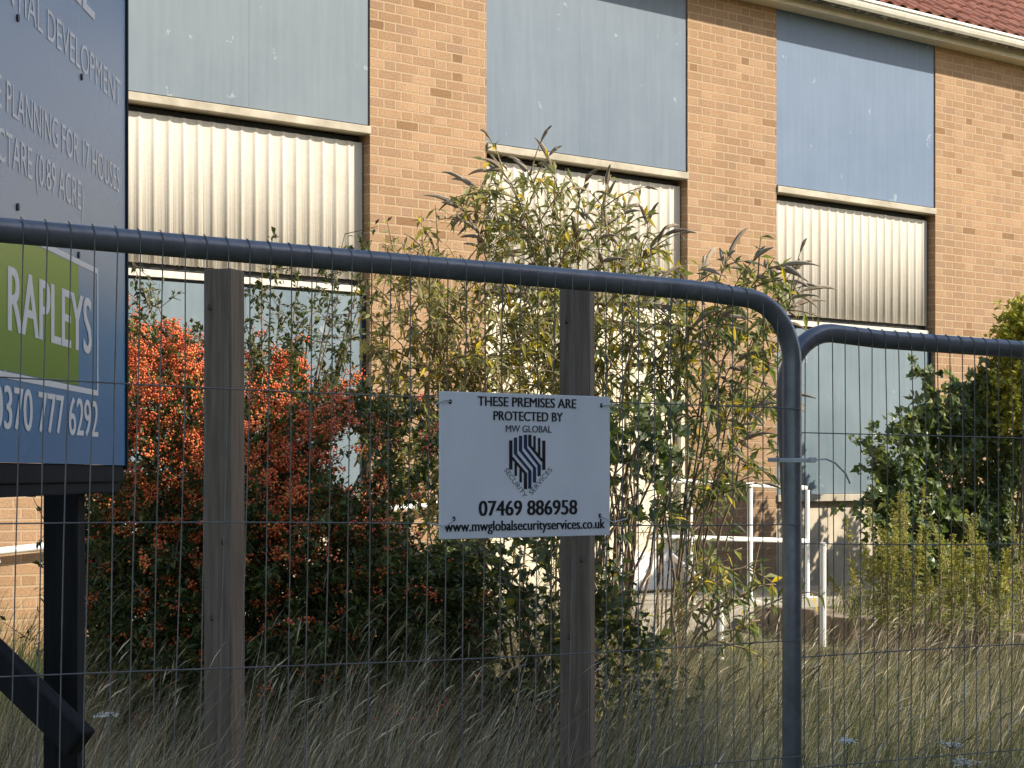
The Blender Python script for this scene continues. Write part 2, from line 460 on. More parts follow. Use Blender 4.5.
upper = [(w1, 250, M['sheet_a'], 'grey blue boarding streaked pale'), (w2, 581, M['sheet_b'], 'blue grey boarding with a pale centre seam'), (w3, 850, M['sheet_c'], 'smooth blue boarding shaded by the eaves')]
for (a, b), seam, m, lab in upper:
    s = wall_s(seam); G = Geo()
    G.box(a + .004, s - .0015, .012, .06, SILL + .012, TOP + .1)
    G.box(s + .0015, b - .004, .014, .06, SILL + .012, TOP + .1)
    o = G.build('window_board', m, B); o['label'] = lab
    # sill
    G = Geo(); G.box(a + .002, b - .002, -.02, .14, SILL - .06, SILL, bev=.006)
    G.build('window_sill', M['sillpaint'], B)
    # corrugated panel: a thick wavy sheet
    per, amp, n = .1215, .0085, int((b - a) / .0076)
    xx = np.linspace(a + .006, b - .012, n)
    ph = 2 * math.pi * (xx - a) / per
    fr = ((xx - a) / per + .5) % 1 - .5; yy = .096 - .012 * np.exp(-(np.abs(fr) / .15) ** 1.6) + .0015 * np.sin(xx * 3.7 + a)
    zt, zb = SILL - .115, CB
    rag = rng.normal(size=n) * .0015
    Vf = np.concatenate([np.stack([xx, yy, np.full(n, zt)], -1), np.stack([xx, yy, zb + rag], -1), np.stack([xx, yy + .008, np.full(n, zt)], -1), np.stack([xx, yy + .008, zb + rag], -1)])
    i = np.arange(n - 1)
    fs = [np.stack([i, i + n, i + n + 1, i + 1], -1), np.stack([i + 2 * n, i + 2 * n + 1, i + 3 * n + 1, i + 3 * n], -1), np.stack([i + n, i + 3 * n, i + 3 * n + 1, i + n + 1], -1)]
    G = Geo(); G.add(Vf, fs); cpn = G.build('corrugated_panel', M['cement'], B, smooth=True)
    G = Geo(); G.box(a + .006, b - .02, .06, .124, LTOP, CB - .05, bev=.004); G.build('backing_rail', M['cement'], B)
    G = Geo(); G.box(a + .006, b - .006, .128, .34, LTOP, SILL - .072); G.build('sill_shade_backing', M['dark'], B)  # near-black sheet: the sill's deep shadow put into the gap as colour

# ground floor: boards in bays one and three, doors in bay two
for (a, b), m, seam in ((w1, M['sheet_d'], 250), (w3, M['sheet_d'], 846)):
    s = wall_s(seam); G = Geo()
    G.box(a + .03, s - .0015, .062, .09, LSILL, LTOP - .025); G.box(s + .0015, b - .03, .064, .09, LSILL, LTOP - .025)
    o = G.build('window_board', m, B); o['label'] = 'green grey boarding over the ground floor window'
    G = Geo()
    G.box(a + .004, b - .004, .09, .34, LTOP - .02, LTOP - .002); G.box(a + .003, a + .028, .05, .34, LSILL, LTOP - .025); G.box(b - .028, b - .003, .05, .34, LSILL, LTOP - .025)
    G.build('window_frame', M['dark'], B)
    G = Geo(); G.box(a + .002, b - .002, -.02, .14, LSILL - .07, LSILL - .003, bev=.006); G.build('window_sill', M['sillpaint'], B)
    G = Geo(); nn = 3; ww = (b - a - .01) / nn
    for k in range(nn): G.box(a + .005 + k * ww + .004, a + .005 + (k + 1) * ww - .004, .06, .12, .44, LSILL - .075, bev=.006)
    G.build('plinth_panel', M['plinth'], B)
    G = Geo(); G.box(a + .003, b - .003, .125, .34, 0.0, LSILL - .08); G.build('plinth_backing', M['dark'], B)
a, b = w2
D2 = Geo(); D2.box(a + .003, a + .06, .02, .16, .6, LTOP - .003); D2.box(b - .06, b - .003, .02, .16, .6, LTOP - .003); D2.box(a + .061, b - .061, .02, .16, LTOP - .08, LTOP - .003)
dr = D2.build('door_frame', M['door'], B)
wd = (b - a - .13) / 3
for k in range(3):
    G = Geo(); x0 = a + .065 + k * wd + .006; x1 = a + .065 + (k + 1) * wd - .006
    G.box(x0, x1, .075, .115, .63, LTOP - .085, bev=.004)
    for z0, z1 in ((1.15, 1.95), (2.08, 2.88)):
        G.box(x0 + .1, x1 - .1, .064, .0735, z0, z1, bev=.004)
    dd = G.build('door', M['door'], B)
    if k == 2:
        G = Geo(); G.box(x0 + .03, x1 - .03, .062, .0735, .64, .98, bev=.002); G.build('kick_plate', M['white'], dd)
    G = Geo(); G.tube([(x1 - .05, .03, 1.5), (x1 - .05, .03, 1.75)], .012, 8); G.build('handle', M['wire'], dd)
G = Geo(); G.box(a + .003, b - .003, .18, .34, .0, LTOP); G.build('door_backing', M['dark'], B)

# eaves: soffit, fascia, gutter, roof
G = Geo(); G.box(XL, XR, -.20, .0, TOP + .004, TOP + .02); G.build('soffit', M['soffit'], B)
G = Geo(); G.box(XL, XR, -.222, -.202, TOP - .012, TOP + .15); G.build('fascia', M['soffit'], B)
gx = np.linspace(XL, XR, 55); ang = np.linspace(math.pi * 1.02, math.pi * 2.0 - .02, 11)
gr = .098; cy, cz = -.322, TOP + .135
prof = [(cy + gr * math.cos(t), cz + gr * math.sin(t) * 1.05) for t in ang]
prof_in = [(cy + (gr - .008) * math.cos(t), cz + (gr - .008) * math.sin(t) * 1.05) for t in ang[::-1]]
pr = [(cy - gr - .012, cz + .012), (cy - gr - .012, cz - .012)] + prof + prof_in
V = np.array([[x, p[0], p[1] + .004 * math.sin(x * .9)] for x in gx for p in pr]); k = len(pr)
q = np.array([[i * k + j, i * k + (j + 1) % k, (i + 1) * k + (j + 1) % k, (i + 1) * k + j] for i in range(len(gx) - 1) for j in range(k)])
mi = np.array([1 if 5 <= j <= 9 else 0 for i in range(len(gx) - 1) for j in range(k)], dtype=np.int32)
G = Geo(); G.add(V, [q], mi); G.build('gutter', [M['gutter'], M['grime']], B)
# roof slope with overlapping tiles, only the near slope carries tiles
pitch = R(34); tw, tl = .205, .30
G = Geo()
nc = int((XR - XL) / tw); prof = [(0, .0), (.18, .005), (.32, .03), (.5, .042), (.68, .03), (.82, .005), (1, .0)]
rowsn = 14
cp, sp_ = math.cos(pitch), math.sin(pitch)
for r in range(rowsn):
    y0, z0 = -.335 + r * tl * cp, TOP + .165 + r * tl * sp_
    xs_ = []; hs_ = []
    for c_ in range(nc):
        jit = rng.normal() * .004; jh = rng.normal() * .003
        for (u_, h_) in prof[:-1]: xs_.append(XL + (c_ + u_) * tw + jit); hs_.append(h_ + jh)
    xs_.append(XL + nc * tw); hs_.append(0)
    xs_ = np.array(xs_); hs_ = np.array(hs_); n = len(xs_)
    lift = .022
    lo_top = np.stack([xs_, y0 - sp_ * (hs_ + lift), z0 + cp * (hs_ + lift)], -1)
    lo_bot = lo_top + np.array([0, sp_, -cp]) * .018
    hi_top = np.stack([xs_, y0 + tl * 1.1 * cp - sp_ * (hs_ * .9), z0 + tl * 1.1 * sp_ + cp * hs_ * .9], -1)
    i = np.arange(n - 1)
    G.add(np.concatenate([lo_bot, lo_top, hi_top]), [np.stack([i, i + 1, i + n + 1, i + n], -1), np.stack([i + n, i + n + 1, i + 2 * n + 1, i + 2 * n], -1)])
# plain underlay and the far slope
ye = 8.3; ym = (-.28 + ye) / 2; zr = TOP + .16 + (ym + .28) * math.tan(pitch)
Vr = [(XL, -.26, TOP + .155), (XR, -.26, TOP + .155), (XR, ym, zr), (XL, ym, zr), (XL, ye, TOP + .155), (XR, ye, TOP + .155)]
G.add(Vr, [np.array([[0, 1, 2, 3], [3, 2, 5, 4]]), np.array([[0, 3, 4], [1, 5, 2]])])
G.build('roof', M['tile'], B)

# wall handrail rising along the ramp
def local(o_s, y, z):
    """wall coordinates to world: s along the wall, y into the wall"""
    return np.array([W0[0] + ct * o_s - st * y, W0[1] + st * o_s + ct * y, z])


hr = empty('handrail', tuple(local(-1.5, -.1, .4)), TH, 'white sloping handrail fixed to the brick wall behind the red berried shrub', 'handrail')
sA, sB = wall_s(20, .1), wall_s(440, .1)
zA, zB = wz(20, 549, .1), wz(440, 503, .1)
sl_ = (zB - zA) / (sB - sA)
def hz(s): return zA + sl_ * (s - sA) - .4
G = Geo(); G.tube([(s + 1.5, 0, hz(s)) for s in np.linspace(sA - 3, sB + .4, 8)], .026, 10); G.build('rail', M['white'], hr, smooth=True)
for s in (sA - 2.2, sA - .15, sA + 1.6, sB + .05):
    G = Geo(); G.tube([(s + 1.5, 0, hz(s) - .028), (s + 1.5, 0, hz(s) - .07), (s + 1.5, .05, hz(s) - .09), (s + 1.5, .094, hz(s) - .09)], .011, 6); G.box(s + 1.46, s + 1.54, .088, .097, hz(s) - .13, hz(s) - .05)
    G.build('bracket', M['white'], hr)

# ramp, landing and steps
LZ = .62
rp = Geo(); x0, x1 = wall_s(0) - 2.5, w2[0] + .2
Vp = np.array([local(x, y, z) for x, zt in ((x0, .12), (x1, LZ)) for y in (-1.35, -.003) for z in (0, zt)])
rp.add(Vp, np.array([[0, 1, 3, 2], [4, 6, 7, 5], [0, 4, 5, 1], [2, 3, 7, 6], [1, 5, 7, 3], [0, 2, 6, 4]]))
tag(rp.build('concrete_ramp', M['concrete']), 'sloping concrete ramp running along the foot of the brick wall', 'ramp')
G = Geo(); Mx = Matrix.Translation(Vector(W0)) @ Matrix.Rotation(TH, 4, 'Z')
lx0, lx1 = x1 + .004, wall_s(800)
G.box(lx0, lx1, -1.4, -.003, 0, LZ, M=Mx, bev=.015)
for k in range(2): G.box(lx1 - 1.7, lx1 - .2, -1.4 - .3 * (k + 1), -1.402 - .3 * k, 0, LZ - .12 * (k + 1), M=Mx, bev=.012)
tag(G.build('concrete_landing', M['concrete']), 'grey concrete landing with two steps in front of the cream doors', 'landing')

rl = empty('railing', tuple(P(779, 583, 15.9)), TH, 'white tubular railing with two rails on the landing behind the right shrub', 'railing')
rl.location.z = 0
inv = (Matrix.Translation(rl.location) @ Matrix.Rotation(TH, 4, 'Z')).inverted()
def rloc(p): return np.array(inv @ Vector(p))
def at_wall(px, py, off):
    s = wall_s(px, off); return local(s, -off, wz(px, py, off))
OFF = 1.33
def post_pts(px, y0, off, zbase): 
    a = at_wall(px, y0, off); b_ = a.copy(); b_[2] = zbase; return rloc(b_), rloc(a)
for px, y0 in ((690, 482), (750, 484), (807, 490)):
    G = Geo(); b_, a_ = post_pts(px, y0, OFF, LZ - .01); G.tube([b_, a_], .023, 10); G.box(b_[0] - .06, b_[0] + .06, b_[1] - .06, b_[1] + .06, b_[2] + .012, b_[2] + .022)
    G.build('railing_post', M['white'], rl, smooth=False)
for ya, yb in ((482, 488), (538, 541)):
    G = Geo(); G.tube([rloc(at_wall(648, ya - 1, OFF)), rloc(at_wall(700, ya, OFF)), rloc(at_wall(806, yb, OFF))], .020, 10); G.build('rail', M['white'], rl, smooth=True)
r3 = empty('handrail_post', tuple(P(823, 655, 14.0)), 0, 'tall plain white handrail post standing beside the right end of the landing', 'post')
r3.location.z = .3
G = Geo(); G.tube([(0, 0, 0), (0, 0, 1.14 - .3)], .024, 10); G.build('post', M['white'], r3)
G = Geo(); G.tube([(0, 0, .84), (0, 0, .852), (0, 0, .858)], [.03, .028, .012], 10); G.build('cap', M['white'], r3)

r2 = empty('handrail_post', tuple(P(720, 655, 12.9)), 0, 'short white handrail post with bent sloping top beside the steps', 'post')
r2.location.z = .3
G = Geo(); o = np.array(r2.location)
G.tube([(0, 0, 0), P(720, 604, 12.9) - o], .028, 10); G.build('post', M['white'], r2)
G = Geo(); G.tube([P(720, 603, 12.9) - o, P(716, 594, 12.92) - o, P(692, 573, 13.2) - o, P(672, 556, 13.5) - o], .020, 10); G.build('rail', M['white'], r2, smooth=True)

# raised bed on the right with its edging wall
e0, e1 = P(815, 613, 14.6), P(1060, 645, 12.05)
dv = (e1 - e0)[:2]; dl = np.linalg.norm(dv); dv /= dl; nv = np.array([-dv[1], dv[0]])   # towards +x side
G = Geo(); ez = .60
Mw = Matrix.Translation((e0[0], e0[1], 0)) @ Matrix.Rotation(math.atan2(dv[1], dv[0]), 4, 'Z')
nblk = 18; bw = (dl + 1.2) / nblk
for k in range(nblk):
    h_ = ez + rng.normal() * .008
    G.box(-.9 + k * bw + .004, -.9 + (k + 1) * bw - .004, -.0 + rng.normal() * .006, .2, 0, h_, M=Mw, bev=.014)
tag(G.build('garden_wall', M['oldwall']), 'low stone edging wall in front of the yellow green weeds', 'low wall')
G = Geo()
c4 = [np.array([*(e0[:2] - dv * .9 + nv * .19), .56]), np.array([*(e1[:2] + dv * .3 + nv * .19), .53])]
far1 = c4[1] + np.array([7, 3.5, 0]); far0 = c4[0] + np.array([7, 5.7, 0])
nb = 14; rows = []
for a_ in np.linspace(0, 1, nb):
    for b_ in np.linspace(0, 1, nb):
        p = (c4[0] * (1 - a_) + c4[1] * a_) * (1 - b_) + (far0 * (1 - a_) + far1 * a_) * b_
        rows.append(p + np.array([0, 0, rng.normal() * .015 * (0 < b_)]))
i, j = np.meshgrid(np.arange(nb - 1), np.arange(nb - 1)); bb = (j * nb + i).ravel()
G.add(rows, np.stack([bb, bb + 1, bb + nb + 1, bb + nb], -1)); tag(G.build('soil_bed', m_ground(), smooth=True), kind='structure')

# ------------------------------------------------------------------ temporary fence
FD = np.array([.831, .556]); FN = np.array([.556, -.831]); F0 = np.array([.535, 3.67])


def fp(s, z, off=0.0):
    xy = F0 + FD * s + FN * off
    return np.array([xy[0], xy[1], z])


def fence_panel(s0, s1, ztop0, slope, hz0, hslope, label, off=0.0, lean=0.0, seed=1):
    """round topped mesh panel between s0 and s1 along the fence line"""
    r_ = np.random.default_rng(seed)
    o = empty('mesh_fence', tuple(fp((s0 + s1) / 2, 0, off)), math.atan2(FD[1], FD[0]), label, 'fence panel', 'temporary mesh fence panels')
    mid = (s0 + s1) / 2; rad = .12
    zt = lambda s: ztop0 + slope * s
    pts = [(s0, .06)]
    pts += [(s0, zt(s0) - rad - .4)]
    for a_ in np.linspace(math.pi, math.pi / 2, 11): pts.append((s0 + rad + rad * math.cos(a_), zt(s0) - rad + rad * math.sin(a_)))
    for f_ in np.linspace(0, 1, 26)[1:-1]:
        s = s0 + rad + f_ * (s1 - s0 - 2 * rad); pts.append((s, zt(s) + .003 * math.sin(s * 2.1 + seed)))
    for a_ in np.linspace(math.pi / 2, 0, 11): pts.append((s1 - rad + rad * math.cos(a_), zt(s1) - rad + rad * math.sin(a_)))
    pts += [(s1, zt(s1) - rad - .4), (s1, .06)]
    G = Geo(); G.tube([(s - mid, 0, z) for s, z in pts], .0185, 18)
    G.tube([(s0 - mid, 0, .2), (s1 - mid, 0, .2)], .0185, 14)
    G.build('frame', M['tube'], o, smooth=True)
    # mesh infill: vertical and horizontal wires, the vertical ones wrapped over the rail
    G = Geo(); step = .0366; n = int((s1 - s0 - .04) / step); wr = .00108
    for k in range(n):
        s = s0 + .03 + k * step
        if s > s1 - .02: break
        da = min(s - s0, s1 - s)
        z1 = zt(s) + .004 if da > rad else zt(s) - rad + math.sqrt(max(0, rad * rad - (rad - da) ** 2)) + .004
        if da < .03: continue
        ln = lean * np.clip((s1 - s) / 1.6, 0, 1.5) + r_.normal() * .002
        ph, am = r_.uniform(0, 6), abs(r_.normal()) * .0016
        zs = np.linspace(.2, z1 - .012, 9)
        q = [(s - mid - ln * (z1 - z) + am * math.sin(z * 5 + ph), -.0205 + .002 * math.sin(z * 3 + ph), z) for z in zs]
        if da > rad:
            q = [p for p in q if p[2] < zt(s) - .012]
            q += [(s - mid, -.0188 * math.cos(a_), zt(s) + .0188 * math.sin(a_)) for a_ in np.linspace(-.35, 1.3, 8)]
        G.tube(q, wr, 5, cap=False)
    for hz_ in hz0:
        ss = np.linspace(s0, s1, 30); ph = r_.uniform(0, 6)
        G.tube([(s - mid, -.0235, hz_ + hslope * s + .0035 * math.sin(s * 3.3 + ph)) for s in ss], wr * 1.15, 5, cap=False)
    G.build('wire_mesh', M['wire'], o, smooth=True)
    return o


fence_panel(-3.45, 0.0, 1.983, -.0184, [1.772, 1.558, 1.334, 1.113, .9, .68, .46], -.0125, 'tall mesh fence panel with a round cornered top rail carrying the white sign', 0.0, .026, 2)
fence_panel(.022, 3.47, 1.93, -.02, [1.735, 1.518, 1.30, 1.08, .87, .65, .43], -.016, 'lower mesh fence panel joined on beside the tall one, in front of the weeds', -.042, .0, 5)
for s in (-3.46, .01, 3.48):
    G = Geo(); G.box(-.35, .35, -.11, .11, 0, .13, bev=.03); o = G.build('fence_block', M['plasticblock'])
    o.location = fp(s, .012, -.02); o.rotation_euler = (0, 0, math.atan2(FD[1], FD[0]) + math.pi / 2)
    tag(o, 'dark block foot under the fence upright', 'fence foot', 'fence feet')
# cable tie round the two uprights
tz = EYE + (HOR - 460) / F * 3.67
ct_o = empty('cable_tie', tuple(fp(0.0, tz)), math.atan2(FD[1], FD[0]), 'pale plastic tie strapped round the two fence uprights', 'cable tie')
G = Geo()
lp = []
for a_ in np.linspace(0, 2 * math.pi, 25): lp.append((.011 + .034 * math.cos(a_), .02 + .046 * math.sin(a_), .001 * math.sin(a_)))
for dzz in np.linspace(-.0025, .0025, 3): G.tube([(x, y, z + dzz) for x, y, z in lp], .0016, 5)
G.tube([(.034, -.024, .0), (.06, -.03, .002), (.085, -.028, -.005), (.12, -.02, -.025), (.14, -.012, -.045)], .0019, 5)
G.build('strap', M['tie'], ct_o)
G = Geo(); G.box(.02, .032, -.034, -.024, -.005, .005, bev=.001); G.build('tie_head', M['tie'], ct_o)

# ------------------------------------------------------------------ lettering helper
def text_geo(body, u0, u1, v0, v1, bold=0.0, dup=False):
    """flat letters fitted into a box; returns vertices (n,2) and faces"""
    cu = bpy.data.curves.new('lettering', 'FONT'); cu.body = body; cu.size = 1.0; cu.offset = 0; cu.resolution_u = 4
    ob = bpy.data.objects.new('lettering', cu); C.objects.link(ob)
    bpy.context.view_layer.update()
    dg = bpy.context.evaluated_depsgraph_get(); me = bpy.data.meshes.new_from_object(ob.evaluated_get(dg))
    V = np.array([v.co[:2] for v in me.vertices]); by = {}
    for f in me.polygons: by.setdefault(len(f.vertices), []).append(list(f.vertices))
    bpy.data.objects.remove(ob); bpy.data.meshes.remove(me); bpy.data.curves.remove(cu)
    lo, hi = V.min(0), V.max(0)
    V = (V - lo) / (hi - lo); V = V * np.array([u1 - u0, v1 - v0]) + np.array([u0, v0])
    return V, [np.array(x) for x in by.values()]


def word_parts(V, fs, gap):
    """split flat letters into words at the wide gaps"""
    iv = sorted((V[f, 0].min(), V[f, 0].max()) for a in fs for f in a)
    cuts = []; end = iv[0][1]
    for lo, hi in iv:
        if lo - end > gap: cuts.append((lo + end) / 2)
        end = max(end, hi)
    cuts = [-1e9] + cuts + [1e9]; out = []
    for a, b in zip(cuts[:-1], cuts[1:]):
        sub = [np.array([f for f in q if a < V[f, 0].mean() < b]) for q in fs]
        out.append([q for q in sub if len(q)])
    return out


# ------------------------------------------------------------------ security sign
zl, zr_ = 3.165, 3.395
SA = P(440, 391, zl); SBt = P(610, 397, zr_)
zt_, zb_ = 1.65 + (475 - 391) * zl / F, 1.65 - (539.5 - 475) * zl / F
sx, sy = SA[0], SA[1]; ex, ey = SBt[0], SBt[1]
SWd = math.hypot(ex - sx, ey - sy); SH = zt_ - zb_
sg = empty('security_sign', (sx, sy, zb_), math.atan2(ey - sy, ex - sx), 'white security notice with black print tied to the tall fence panel', 'sign')
G = Geo(); G.box(0, SWd, 0, .004, 0, SH, bev=.0012)
# holes are dark little discs, bowed plate kept flat
G.build('sign_plate', M['signface'], sg)


def sign_text(body, u0, u1, vt, vb, mat, bold=.0, name='lettering'):
    V, fs = text_geo(body, (u0 - .014) * SWd, (u1 - .014) * SWd, (1 - vb) * SH, (1 - vt) * SH, bold)
    hgt = (vb - vt) * SH
    for wf in word_parts(V, fs, hgt * .3):
        used = np.unique(np.concatenate([q.ravel() for q in wf])); mp = np.full(len(V), -1); mp[used] = np.arange(len(used))
        W = V[used]; wf = [mp[q] for q in wf]
        G = Geo(); G.add(np.stack([W[:, 0], np.full(len(W), -.0006), W[:, 1]], -1), wf)
        if bold > .004:
            for c_ in (1, 2): G.add(np.stack([W[:, 0] + hgt * (bold - .004) * 3.6 * c_, np.full(len(W), -.0006 - .0002 * c_), W[:, 1]], -1), wf)
        G.build(name, mat, sg)


sign_text('THESE PREMISES ARE', .222, .800, .026, .092, M['ink'], .014)
sign_text('PROTECTED BY', .312, .718, .124, .189, M['ink'], .014)
sign_text('MW GLOBAL', .383, .652, .220, .268, M['greyink'], .011)
sign_text('07469 886958', .228, .803, .742, .846, M['ink'], .016)
sign_text('www.mwglobalsecurityservices.co.uk', .037, .977, .880, .972, M['ink'], .012)
# shield of stripes (coordinates read in a square of 768 units over 80 picture pixels)
def lg(x, y):
    px, py = 487.4 + x / 9.6, 420 + y / 9.6
    u = (px - 440) / 170.0; top = 391 + 6 * u; bot = 539.5 - 7.5 * u
    return u * SWd, (1 - (py - top) / (bot - top)) * SH


def stroke(G, pts, wdt=32):
    """vertical-sided ribbon strokes: each point is widened sideways"""
    V = []
    for i, (x, y) in enumerate(pts):
        a, b = lg(x - wdt / 2, y), lg(x + wdt / 2, y); V += [(a[0], -.0006, a[1]), (b[0], -.0006, b[1])]
    f = [[2 * i, 2 * i + 2, 2 * i + 3, 2 * i + 1] for i in range(len(pts) - 1)]
    G.add(V, np.array(f))


G = Geo()
stroke(G, [(195, 192), (195, 470)]); stroke(G, [(203, 352), (335, 505), (335, 655)]); stroke(G, [(242, 408), (242, 530)], 24); stroke(G, [(289, 462), (289, 592)], 24)
stroke(G, [(377, 138), (377, 240), (504, 392)]); stroke(G, [(422, 148), (422, 282)], 24); stroke(G, [(467, 168), (467, 336)], 24); stroke(G, [(512, 192), (512, 470)])
for o_ in (): pass
G.build('shield_emblem', M['ink'], sg)
G = Geo()
stroke(G, [(240, 165), (240, 318), (377, 480), (377, 650)]); stroke(G, [(288, 148), (288, 288), (422, 452), (422, 592)]); stroke(G, [(335, 138), (335, 262), (467, 428), (467, 530)])
G.build('shield_emblem', M['navy'], sg)
for body, p0, p1, hgt in (('SECURITY', (128, 478), (318, 742), 46), ('SERVICES', (398, 712), (600, 470), 46)):
    V, fs = text_geo(body, 0, 1, 0, 1, 0.0)
    d = np.array(p1, float) - np.array(p0, float); L_ = np.linalg.norm(d); d /= L_; up = np.array([d[1], -d[0]])
    q = np.array(p0)[None] + d[None] * (V[:, :1] * L_) + up[None] * (V[:, 1:] * hgt)
    W_ = np.array([(lg(x, y)[0], -.0006, lg(x, y)[1]) for x, y in q]); G = Geo(); G.add(W_, fs); G.build('lettering', M['greyink'], sg)
for u, v, du in ((.055, .07, -.03), (.945, .065, .06), (.075, .862, -.05), (.935, .858, .07)):
    G = Geo(); x, z = u * SWd, (1 - v) * SH
    a_ = np.linspace(0, 2 * math.pi, 10)[:-1]
    G.add([(x + .0034 * math.cos(t), -.0008, z + .0042 * math.sin(t)) for t in a_], np.arange(9)[None, :]); G.build('hole', M['ink'], sg)
    G = Geo(); G.tube([(x, -.001, z), (x + du * .4, -.004, z - .012 * (1 if v > .5 else -.2)), (x + du, .005, z - .006)], .0011, 5); G.build('tie_wire', M['tie'], sg)

# ------------------------------------------------------------------ wooden posts behind the fence
def wooden_post(px, D, top_y, side, rot, label):
    x, _, z = P(px, top_y, D); zg = float(g(x, D)) - .3
    o = empty('wooden_post', (x, D, zg), rot, label, 'post', 'weathered timber posts behind the fence')
    G = Geo(); h = side / 2; H = z - zg
    # slightly twisted, bevelled, with worn top
    G.box(-h, h, -h, h, 0, H, bev=.005)
    o2 = G.build('shaft', M['post'], o)
    me = o2.data
    for v in me.vertices:
        f = v.co.z / H; a = .02 * f; x0_, y0_ = v.co.x, v.co.y
        v.co.x = x0_ * math.cos(a) - y0_ * math.sin(a) + .004 * math.sin(f * 4); v.co.y = x0_ * math.sin(a) + y0_ * math.cos(a)
    for zz, xx in ((H - .13, -.028), (H - .9, .02), (H - 1.15, -.02)):
        G = Geo(); G.tube([(xx, -h - .006, zz + .012), (xx, -h - .012, zz), (xx, -h + .002, zz - .006)], .0025, 5)
        G.build('staple', M['screw'], o)


wooden_post(225, 6.35, 270, .1, R(-20), 'weathered timber post in front of the red berried shrub')
wooden_post(578, 6.25, 283, .1, R(-12), 'weathered timber post standing behind the white sign')

# ------------------------------------------------------------------ advertising board
BX = -1.005
bd = empty('advertising_board', (BX, 4.0, 0), 0, 'tall blue printed development board with a green label on black timber posts', 'board')
YA, YB, ZB_, ZT_ = 2.95, 5.0, 1.675, 3.25
def bl(y): return y - 4.0
G = Geo(); G.box(-.008, 0, bl(YA), bl(YB) - .012, ZB_, ZT_); G.build('board_face', M['boardprint_sheen'], bd)
G = Geo(); G.box(-.05, .004, bl(YB) - .011, bl(YB) + .012, ZB_ - .01, ZT_ + .02); G.box(-.05, -.009, bl(YA), bl(YB) - .012, ZT_ - .06, ZT_)
G.build('edge_frame', M['black_timber'], bd)
G = Geo(); G.box(-.075, -.004, bl(2.9), bl(4.985), 1.632, 1.6745, bev=.004); G.build('bottom_beam', M['black_timber'], bd)
G = Geo(); G.box(-.07, -.01, bl(2.9), bl(4.97), 1.605, 1.6315, bev=.004); G.build('bottom_beam', M['black_timber'], bd)


def board_poly(name, quads, mat, lift):
    G = Geo()
    for (y0, z0, y1, z1) in quads:
        G.add([(lift, bl(y0), z0), (lift, bl(y1), z0), (lift, bl(y1), z1), (lift, bl(y0), z1)], np.array([[0, 1, 2, 3]]))
    return G.build(name, mat, bd)


board_poly('label_panel', [(3.1, 1.857, 4.45, 2.135)], M['boardlabel'], .0005)
lt = .012
board_poly('label_outline', [(3.06, 2.137, 4.66, 2.15), (3.06, 1.842, 4.66, 1.855), (4.647, 1.855, 4.66, 2.137)], M['boardwhite'], 0.0010)


def board_text(body, y0, y1, z0, z1, bold=0.0):
    V, fs = text_geo(body, y0, y1, z0, z1, bold)
    for wf in word_parts(V, fs, (z1 - z0) * .25):
        used = np.unique(np.concatenate([q.ravel() for q in wf])); mp = np.full(len(V), -1); mp[used] = np.arange(len(used))
        W = V[used]; G = Geo(); G.add(np.stack([np.full(len(W), .0014), W[:, 0] - 4.0, W[:, 1]], -1), [mp[q] for q in wf]); (G.add(np.stack([np.full(len(W), .0016), W[:, 0] - 4.0 + bold * (z1 - z0) * 7, W[:, 1]], -1), [mp[q] for q in wf]) if bold > .009 else None); G.build('lettering', M['boardwhite'], bd)


def by(px): return -BX * F / (512 - px)
board_text('RAPLEYS', by(7), by(90), 1.937, 2.069, .012)
board_text('0370 777 6292', by(0) - .06, by(97), 1.741, 1.828, .01)
def cut_text(full, tail, yl_tail, yr, z0, z1, bold=0.0):
    """place a line so that its tail spans the given stretch, the rest running on to the left"""
    def width(sx):
        V, _ = text_geo(sx, 0, 1, 0, 1)
        cu = bpy.data.curves.new('measure', 'FONT'); cu.body = sx; ob = bpy.data.objects.new('measure', cu); C.objects.link(ob)
        bpy.context.view_layer.update(); dx = ob.dimensions.x; bpy.data.objects.remove(ob); bpy.data.curves.remove(cu); return dx
    k = width(full) / width(tail)
    board_text(full, yr - (yr - yl_tail) * k, yr, z0, z1, bold)
cut_text('0.36 HECTARE (0.89 ACRE)', 'CTARE (0.89 ACRE)', by(-3), by(83), 2.244, 2.334, .006)
cut_text('PLANNING FOR 17 HOUSES', 'PLANNING FOR 17 HOUSES', by(6), by(119), 2.370, 2.436, .008)
board_text('E', by(-9), by(1), 2.370, 2.436, .008)
cut_text('RESIDENTIAL DEVELOPMENT', 'DEVELOPMENT', by(47), by(120), 2.592, 2.660, 0)
cut_text('FOR SALE', 'E', by(82), by(93), 2.741, 2.89, .012)
for px, py in ((17, 18), (81, 77), (17, 207), (78, 255)):
    y = by(px); z = EYE + (HOR - py) / F * y; G = Geo()
    G.tube([(-.004, bl(y), z), (.004, bl(y), z)], .008, 8); G.build('screw', M['screw'], bd)
G = Geo(); yp = 4.83; hp = .043
G.box(-.078 - .086, -.078, bl(yp) - hp, bl(yp) + hp, -.3, 3.1, bev=.004); G.build('board_post', M['black_timber'], bd)
G = Geo(); G.box(-.078 - .086, -.078, bl(3.25) - hp, bl(3.25) + hp, -.3, 3.1, bev=.004); G.build('board_post', M['black_timber'], bd)
G = Geo()
b0 = P(-60, 605, 4.75) - np.array([BX, 4.0, 0]); b1 = P(82, 744, 4.6) - np.array([BX, 4.0, 0])
dd_ = b1 - b0; Lb = np.linalg.norm(dd_)
Q = Vector(dd_).to_track_quat('X', 'Z').to_matrix().to_4x4(); Q.translation = Vector(b0)
G.box(0, Lb, -.03, .03, -.038, .038, M=Q, bev=.01); G.build('brace', M['black_timber'], bd)

